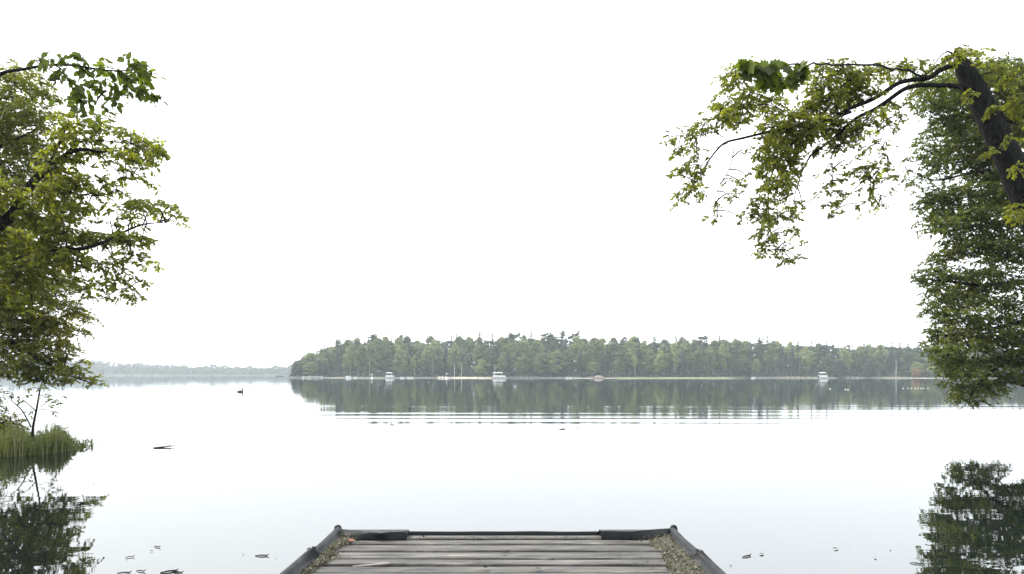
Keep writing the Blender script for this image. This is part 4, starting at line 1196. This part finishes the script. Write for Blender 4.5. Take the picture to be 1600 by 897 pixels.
near_tree('overhanging_tree', at(-190, 735, YB), [(-190, 740, YB, 26), (-185, 600, YB, 22), (-165, 480, YB, 18), (-120, 410, YB, 13), (-50, 385, YB, 9)],
          [[(-120, 420, YB, 10), (-50, 385, YB, 9), (0, 352, YB, 8.5), (25, 325, YB, 7.5), (48, 290, YB, 6.5), (72, 262, YB, 5.2), (98, 243, YB, 3.8), (125, 235, YB, 2.8), (160, 238, YB, 1.8), (185, 236, YB, 1)],
           [(-130, 430, YB, 8), (-50, 425, YB, 6.5), (40, 402, YB, 5), (100, 392, YB, 4), (132, 387, YB, 3.2), (160, 378, YB, 2.4), (195, 362, YB, 1.8), (225, 350, YB, 1.3), (260, 350, YB, .5)],
           [(100, 240, YB, 1.8), (130, 222, YB, 1.4), (170, 220, YB, 1), (205, 224, YB, .7)], [(150, 236, YB, 1), (180, 262, YB, .8), (205, 280, YB, .4)],
           [(160, 378, YB, 1), (178, 400, YB, .8), (190, 430, YB, .7), (205, 455, YB, .4)], [(120, 300, YB, .8), (160, 305, YB, .6), (190, 295, YB, .4)], [(60, 275, YB, 3), (90, 225, YB, 2), (110, 195, YB, 1.2), (150, 190, YB, .6)],
           [(-165, 480, YB, 9), (-150, 300, 10.5, 8), (-90, 170, 8.8, 5), (-20, 122, 7.6, 3), (40, 108, YC, 2.2), (100, 103, YC, 1.8), (160, 106, YC, 1.4), (220, 104, YC, .8)], [(55, 92, YC, .8), (60, 98, YC, .9), (78, 112, YC, .9), (92, 125, YC, .7)],
           [(85, 104, YC, 1.2), (95, 112, YC, 1), (105, 130, YC, .7), (125, 160, YC, .4)], [(190, 105, YC, 1), (210, 122, YC, .7), (232, 145, YC, .4)], [(120, 105, YC, 1), (150, 125, YC, .7), (182, 152, YC, .4)]],
          cl, 'leaf', 'tree reaching its long arching branches in over the water from the left', 'tree', leaf=.080, spray_len=.22, nleaf=9, density=1.9, dexp=1.1,
          extra=[('leaf_maple', clC, .088, .12, 5, 'ovate', 1.3, .9, .25)])

# ------------------------------------------------------------------ right side trees
random.seed(24)
YD = 20.8
edge = [(100, 1552), (125, 1430), (150, 1422), (180, 1432), (215, 1440), (245, 1436), (270, 1432), (295, 1432), (330, 1448), (360, 1452), (395, 1462), (420, 1450), (434, 1428), (455, 1440), (475, 1450), (500, 1455), (520, 1452), (545, 1455), (565, 1478), (590, 1475), (605, 1485), (618, 1505), (636, 1512)]
def edg(y):
    for (a, xa), (b_, xb) in zip(edge, edge[1:]):
        if a <= y <= b_: return xa + (xb - xa) * (y - a) / (b_ - a)
    return edge[-1][1]
cl = []
for c in [(1560, 118), (1590, 108), (1585, 140), (1615, 130), (1575, 165), (1605, 175), (1595, 205), (1620, 225), (1610, 260), (1540, 108), (1560, 300), (1530, 250), (1500, 200), (1490, 150)]:
    cl.append((c[0], c[1], 24, 14, YD + random.uniform(-1, 1), .8, 1.0))
y = 112
while y < 622:
    e = edg(y) + (22 * mnoise.noise(Vector((y * .03, 3, 3))) + 7 + random.uniform(-9, 12) if 130 < y < 560 else 0)
    x = e + random.uniform(4, 14)
    first = True
    while x < (1700 if y < 600 else 1552):
        rx = random.uniform(22, 36); ry = random.uniform(9, 15)
        if first: rx, ry = random.uniform(12, 20), random.uniform(6, 9)
        dens = .9 if not first else .9
        dp = random.uniform(-1.2, 1.6) if not first else random.uniform(-.4, .4)
        yy = y + (0 if first else random.uniform(-6, 8)) - (x - e) * .05
        if mnoise.noise(Vector((x * .02, y * .02, 2))) > .16 and not first: dens *= .35
        if yy - ry > 92 and not (y > 590 and x > 1545): cl.append((x + (rx - 16 if first else 0), yy, rx, ry, YD + dp, .8, dens))
        x += rx * 1.15; first = False
    y += random.uniform(13, 18)
for c in [(1428, 432, 6, 3), (1436, 437, 8, 4), (1515, 627, 12, 5), (1530, 630, 8, 4), (1500, 622, 14, 6), (1478, 598, 10, 5), (1462, 549, 8, 4), (1575, 592, 26, 8), (1610, 585, 30, 12), (1560, 600, 12, 6), (1590, 560, 30, 14), (1422, 268, 10, 4), (1412, 252, 5, 3), (1425, 320, 7, 3), (1440, 330, 8, 4)]:
    cl.append((*c, YD + random.uniform(-.3, .3), .4, .9 if c[0] > 1426 or c[1] > 400 else .5))
near_tree('dense_broadleaf_tree', at(1770, 660, YD), [(1770, 665, YD, 20), (1760, 520, YD, 17), (1740, 380, YD, 13), (1700, 240, YD, 9), (1650, 150, YD, 5), (1620, 110, YD, 2)],
          [[(1755, 500, YD, 7), (1660, 520, YD, 5), (1580, 560, YD, 3.5), (1530, 600, YD, 2), (1515, 630, YD, .8)], [(1750, 450, YD, 7), (1640, 440, YD, 5), (1540, 445, YD, 3), (1480, 440, YD, 1.5), (1430, 434, YD, .5)],
           [(1740, 380, YD, 7), (1640, 350, YD, 4.5), (1550, 350, YD, 2.5), (1470, 365, YD, 1)], [(1725, 320, YD, 6), (1620, 280, YD, 4), (1530, 270, YD, 2.2), (1460, 280, YD, 1.2), (1415, 265, YD, .4)], [(1700, 240, YD, 5), (1620, 200, YD, 3), (1520, 180, YD, 2), (1430, 150, YD, .6)],
           [(1755, 520, YD, 6), (1640, 600, YD, 3.5), (1570, 597, YD, 1.5), (1530, 606, YD, .8)], [(1755, 490, YD, 6), (1620, 500, YD, 4), (1520, 520, YD, 2), (1455, 525, YD, .7)], [(1600, 300, YD, 2), (1500, 310, YD, 1), (1425, 320, YD, .4)]],
          cl, 'leaf_dark', 'dense leafy tree filling the right edge and drooping to the water', 'tree', leaf=.088, spray_len=.40, nleaf=12, density=.85)

random.seed(25)
YE_ = 12.0
YM = 6.4
clM = [(1160, 104, 9, 4, YM, .2, .9), (1180, 103, 8, 4, YM, .2, .9), (1196, 110, 8, 8, YM, .2, .9), (1215, 108, 10, 7, YM, .2, .9), (1238, 106, 9, 6, YM, .2, 1), (1250, 108, 6, 6, YM, .15, 1), (1196, 122, 5, 5, YM, .1, .8), (1228, 122, 4, 5, YM, .1, .8)]
R1 = [(1150, 122, 20, 14, .8), (1130, 115, 8, 10, .6), (1165, 105, 18, 9, .8), (1132, 160, 18, 12, .8), (1150, 180, 24, 16, 1.2), (1170, 150, 20, 18, .9), (1130, 185, 16, 12, 1), (1108, 165, 8, 6, .7), (1100, 195, 14, 9, .9), (1080, 205, 12, 8, .8), (1062, 208, 8, 6, .7), (1038, 212, 4, 7, .8), (1048, 222, 6, 4, .8), (1060, 235, 10, 7, .9),
      (1076, 228, 12, 8, .8), (1092, 240, 12, 8, .6), (1068, 265, 12, 9, .9), (1088, 275, 13, 10, .9), (1098, 258, 7, 8, .5), (1080, 295, 14, 8, 1), (1060, 300, 7, 5, .8), (1100, 298, 7, 6, .7), (1058, 318, 4, 4, .8), (1075, 312, 10, 4, .7), (1045, 274, 8, 2, .5), (1088, 313, 4, 3, .8),
      (1120, 318, 7, 6, .7), (1112, 333, 5, 5, .8), (1122, 338, 4, 3, .8), (1140, 280, 6, 5, .6), (1158, 288, 8, 6, .8), (1150, 303, 8, 5, .8), (1168, 275, 6, 6, .7), (1140, 306, 4, 4, .8), (1170, 235, 5, 10, .5),
      (1195, 165, 14, 14, 1), (1215, 170, 14, 14, .9), (1203, 200, 18, 14, 1.1), (1225, 215, 24, 16, 1.3), (1200, 235, 18, 12, 1.1), (1240, 190, 20, 16, 1.3), (1265, 165, 20, 14, 1.2), (1255, 215, 20, 16, 1.2), (1225, 245, 24, 14, 1.3), (1200, 262, 18, 12, 1), (1235, 268, 14, 14, 1.1), (1215, 285, 20, 12, 1.2), (1195, 290, 10, 8, .9), (1236, 290, 10, 8, .9),
      (1190, 312, 14, 8, .9), (1215, 312, 18, 8, .7), (1240, 318, 14, 6, .8), (1255, 328, 6, 4, .9), (1170, 330, 10, 5, .7), (1158, 341, 6, 4, .9), (1190, 335, 14, 9, 1), (1208, 340, 14, 10, .9), (1232, 340, 12, 9, .5), (1190, 360, 12, 8, .9), (1200, 378, 14, 8, .9), (1225, 365, 16, 8, .6), (1243, 358, 6, 10, .5), (1190, 392, 8, 6, .9), (1185, 402, 5, 4, .9), (1210, 402, 8, 4, .7), (1235, 405, 14, 4, 1), (1240, 385, 7, 6, .7), (1222, 388, 10, 7, .5), (1246, 403, 4, 4, 1),
      (1270, 112, 14, 10, .7), (1290, 105, 14, 8, .8), (1262, 135, 9, 10, .5), (1285, 135, 18, 16, 1.1), (1310, 110, 18, 12, 1.1), (1330, 125, 20, 16, 1.2), (1300, 160, 22, 16, 1.2), (1335, 150, 20, 14, 1.2), (1360, 115, 20, 12, 1), (1365, 145, 14, 8, .7), (1390, 112, 16, 10, .9), (1410, 105, 14, 8, .7), (1400, 125, 9, 5, .5), (1435, 103, 12, 7, .8), (1460, 100, 10, 6, .7), (1440, 118, 5, 4, .4),
      (1285, 195, 22, 14, 1.3), (1315, 200, 20, 13, 1.2), (1340, 200, 16, 11, 1), (1360, 185, 18, 10, .8), (1385, 170, 16, 9, .7), (1405, 180, 9, 8, .7), (1400, 198, 8, 5, .7), (1380, 195, 12, 6, .7), (1310, 225, 18, 10, .9), (1335, 222, 12, 8, .7), (1285, 228, 14, 9, .9), (1270, 200, 14, 14, 1.2), (1350, 240, 9, 6, .6), (1365, 228, 9, 6, .5), (1387, 228, 6, 5, .9), (1372, 248, 8, 5, .8), (1335, 250, 8, 6, .6), (1400, 165, 12, 5, .5),
      (1290, 268, 8, 6, .7), (1300, 282, 14, 7, .7), (1288, 300, 8, 7, .7), (1310, 300, 10, 6, .7), (1292, 320, 8, 6, .8), (1300, 338, 8, 4, .9), (1313, 318, 7, 5, .6), (1335, 268, 12, 7, .8), (1352, 262, 12, 7, .9), (1375, 265, 12, 6, .8), (1390, 262, 7, 5, .8), (1340, 285, 12, 6, .7), (1360, 290, 9, 7, .6), (1375, 285, 12, 6, .8), (1388, 280, 6, 5, .7), (1362, 310, 8, 5, .7), (1378, 305, 5, 6, .7), (1378, 322, 6, 4, .8), (1345, 318, 8, 4, .7), (1366, 328, 8, 3, .8), (1330, 302, 6, 4, .5),
      (1560, 110, 20, 10, .6), (1585, 120, 20, 14, .6), (1600, 160, 24, 20, .6), (1640, 200, 30, 40, .6), (1650, 130, 30, 24, .6), (1530, 100, 10, 5, .5), (1500, 90, 20, 6, 1), (1480, 94, 14, 6, .8), (1522, 92, 12, 6, .8), (1490, 84, 12, 5, 1.2), (1506, 86, 10, 5, 1)]
R1F = [(1512, 150, 10, 8, .7), (1548, 170, 10, 10, .7), (1575, 215, 8, 10, .7), (1545, 235, 8, 8, .5), (1590, 262, 8, 12, .6), (1590, 330, 14, 20, .6)]
cl = [(a, b_, c, d, YE_ + random.uniform(-.6, .6), .45, e) for a, b_, c, d, e in R1] + [(a, b_, c, d, YE_ - .5, .2, e) for a, b_, c, d, e in R1F]
rt = near_tree('leaning_tree', at(1745, 745, YE_), [(1745, 752, YE_, 34), (1722, 640, YE_, 30), (1680, 500, YE_, 26), (1635, 385, YE_, 22), (1598, 300, YE_, 20), (1566, 225, YE_, 18.5), (1535, 162, YE_, 17), (1512, 118, YE_, 14.5), (1502, 98, YE_, 10), (1496, 87, YE_, 5), (1491, 79, YE_, 1)],
          [[(1504, 98, YE_, 5), (1487, 102, YE_, 4.5), (1467, 110, YE_, 4), (1449, 122, YE_, 3.8), (1425, 127, YE_, 3.6), (1405, 130, YE_, 3.4), (1386, 139, YE_, 3.4), (1358, 155, YE_, 3.2), (1327, 170, YE_, 3), (1299, 187, YE_, 3.4), (1270, 190, YE_, 3), (1225, 200, YE_, 2.4), (1188, 209, YE_, 2), (1160, 217, YE_, 1.8), (1133, 226, YE_, 1.6), (1110, 248, YE_, 1.2), (1094, 267, YE_, .9)],
           [(1525, 142, YE_, 4.4), (1508, 136, YE_, 4), (1480, 132, YE_, 3.6), (1450, 133, YE_, 3.4), (1430, 136, YE_, 3.4), (1414, 141, YE_, 3.4), (1389, 155, YE_, 3.2), (1367, 167, YE_, 3), (1342, 181, YE_, 2.6), (1325, 198, YE_, 2.2), (1308, 217, YE_, 2), (1293, 226, YE_, 1.8), (1270, 240, YE_, 1.5), (1258, 256, YE_, 1.3), (1250, 272, YE_, 1.1), (1246, 290, YE_, .8)],
           [(1330, 175, YE_, 2.4), (1300, 188, YE_, 3), (1270, 200, YE_, 2), (1240, 220, YE_, 1.5), (1215, 255, YE_, 1.2), (1200, 300, YE_, 1), (1200, 345, YE_, .7), (1212, 390, YE_, .4)],
           [(1366, 191, YE_, .9), (1370, 205, YE_, .8), (1357, 213, YE_, .7), (1374, 224, YE_, .6), (1385, 242, YE_, .5)], [(1300, 232, YE_, .5), (1299, 262, YE_, .4), (1298, 300, YE_, .4), (1302, 335, YE_, .3)],
           [(1149, 232, YE_, .8), (1138, 262, YE_, .6), (1125, 285, YE_, .6), (1118, 308, YE_, .5), (1120, 330, YE_, .3)], [(1133, 216, YE_, .8), (1114, 209, YE_, .7), (1092, 214, YE_, .5), (1060, 212, YE_, .4), (1042, 214, YE_, .3)],
           [(1140, 225, YE_, .6), (1112, 236, YE_, .5), (1100, 245, YE_, .4), (1085, 290, YE_, .3)], [(1449, 122, YE_, 1), (1443, 112, YE_, .8), (1420, 108, YE_, .7), (1380, 112, YE_, .5)], [(1340, 182, YE_, .8), (1345, 215, YE_, .6), (1340, 250, YE_, .5), (1370, 290, YE_, .4), (1372, 325, YE_, .3)],
           [(1255, 180, YE_, 1.2), (1220, 165, YE_, 1), (1185, 150, YE_, .8), (1150, 130, YE_, .5)], [(1330, 168, YE_, 1.2), (1310, 140, YE_, 1), (1285, 115, YE_, .6)], [(1185, 165, YE_ - .5, .6), (1190, 150, YE_ - .6, .7), (1205, 138, YE_ - .7, .8), (1222, 126, YE_ - .8, .8), (1240, 108, YE_ - 1, .6)],
           [(1449, 122, YE_, 2), (1420, 112, 11, 1.8), (1360, 103, 9.5, 1.6), (1300, 100, 8, 1.4), (1256, 99, YM, 1.4), (1215, 100, YM, 1), (1160, 101, YM, .6)], [(1502, 96, YE_, 4), (1490, 86, YE_, 2), (1478, 80, YE_, .7)]],
          cl, 'leaf', 'leaning dark-trunked tree whose long branch hangs leafy tips over the water', 'tree', leaf=.066, spray_len=.17, nleaf=8, density=3.0, dexp=1.15,
          extra=[('leaf_maple', clM, .115, .1, 3, 'maple', .6, 1.2, .1)])
# ------------------------------------------------------------------ air
m = MB(); m.box(-2700, 2700, -57, 3300, -1.6, 48)
hz, nt, out = mat('thin_haze')
pv = N(nt, 'ShaderNodeVolumePrincipled'); pv.inputs['Density'].default_value = 0.0004; pv.inputs['Color'].default_value = (0.84, 0.93, 1.0, 1); pv.inputs['Anisotropy'].default_value = 0.1
nt.links.new(pv.outputs[0], out.inputs['Volume'])
tag(m.build('haze', hz), 'thin pale morning haze over the lake', 'haze', kind='stuff')

# ------------------------------------------------------------------ sky, sun, camera
EL, AZ = 46.0, -55.0       # veiled sun ahead on the left
w = bpy.data.worlds.new('World'); scene.world = w; w.use_nodes = True
nt = w.node_tree; nt.nodes.clear()
out = nt.nodes.new('ShaderNodeOutputWorld')
bg = N(nt, 'ShaderNodeBackground', Strength=0.12)
sky = nt.nodes.new('ShaderNodeTexSky'); sky.sky_type = 'NISHITA'; sky.sun_disc = False
sky.sun_elevation = R(EL); sky.sun_rotation = R(AZ); sky.air_density = 1.0; sky.dust_density = 6.0; sky.ozone_density = 1.0
# an even white cloud sheet veils most of the blue
mx = N(nt, 'ShaderNodeMix', data_type='RGBA'); mx.inputs[0].default_value = 0.90
mx.inputs[7].default_value = (8.4, 8.6, 8.8, 1)
nt.links.new(sky.outputs[0], mx.inputs[6]); nt.links.new(mx.outputs[2], bg.inputs[0])
nt.links.new(bg.outputs[0], out.inputs[0])
sl = bpy.data.lights.new('sun', 'SUN'); sl.energy = 2.4; sl.angle = R(12); sl.color = (1, 0.95, 0.86)
so = bpy.data.objects.new('sun', sl); col.objects.link(so)
d = Vector((math.cos(R(EL)) * math.sin(R(AZ)), math.cos(R(EL)) * math.cos(R(AZ)), math.sin(R(EL))))
so.rotation_euler = d.to_track_quat('Z', 'Y').to_euler(); so.location = (0, 0, 60)

cam = bpy.data.cameras.new('camera'); co = bpy.data.objects.new('camera', cam); col.objects.link(co)
co.location = (0, 0, H); co.rotation_euler = (R(90), 0, 0)
cam.sensor_width = 36; cam.lens = F / 1600 * 36; cam.shift_y = (HY - 448.5) / 1600
cam.clip_start = 0.05; cam.clip_end = 9000
scene.camera = co
scene.view_settings.view_transform = 'Standard'; scene.view_settings.look = 'None'
scene.view_settings.exposure = 1.2; scene.view_settings.gamma = 1.0
scene.render.film_transparent = False
cy = scene.cycles
cy.use_denoising = True
cy.max_bounces = 8; cy.diffuse_bounces = 3; cy.glossy_bounces = 3; cy.transmission_bounces = 4; cy.volume_bounces = 0
cy.transparent_max_bounces = 8
cy.caustics_reflective = False; cy.caustics_refractive = False
print('trees', count)
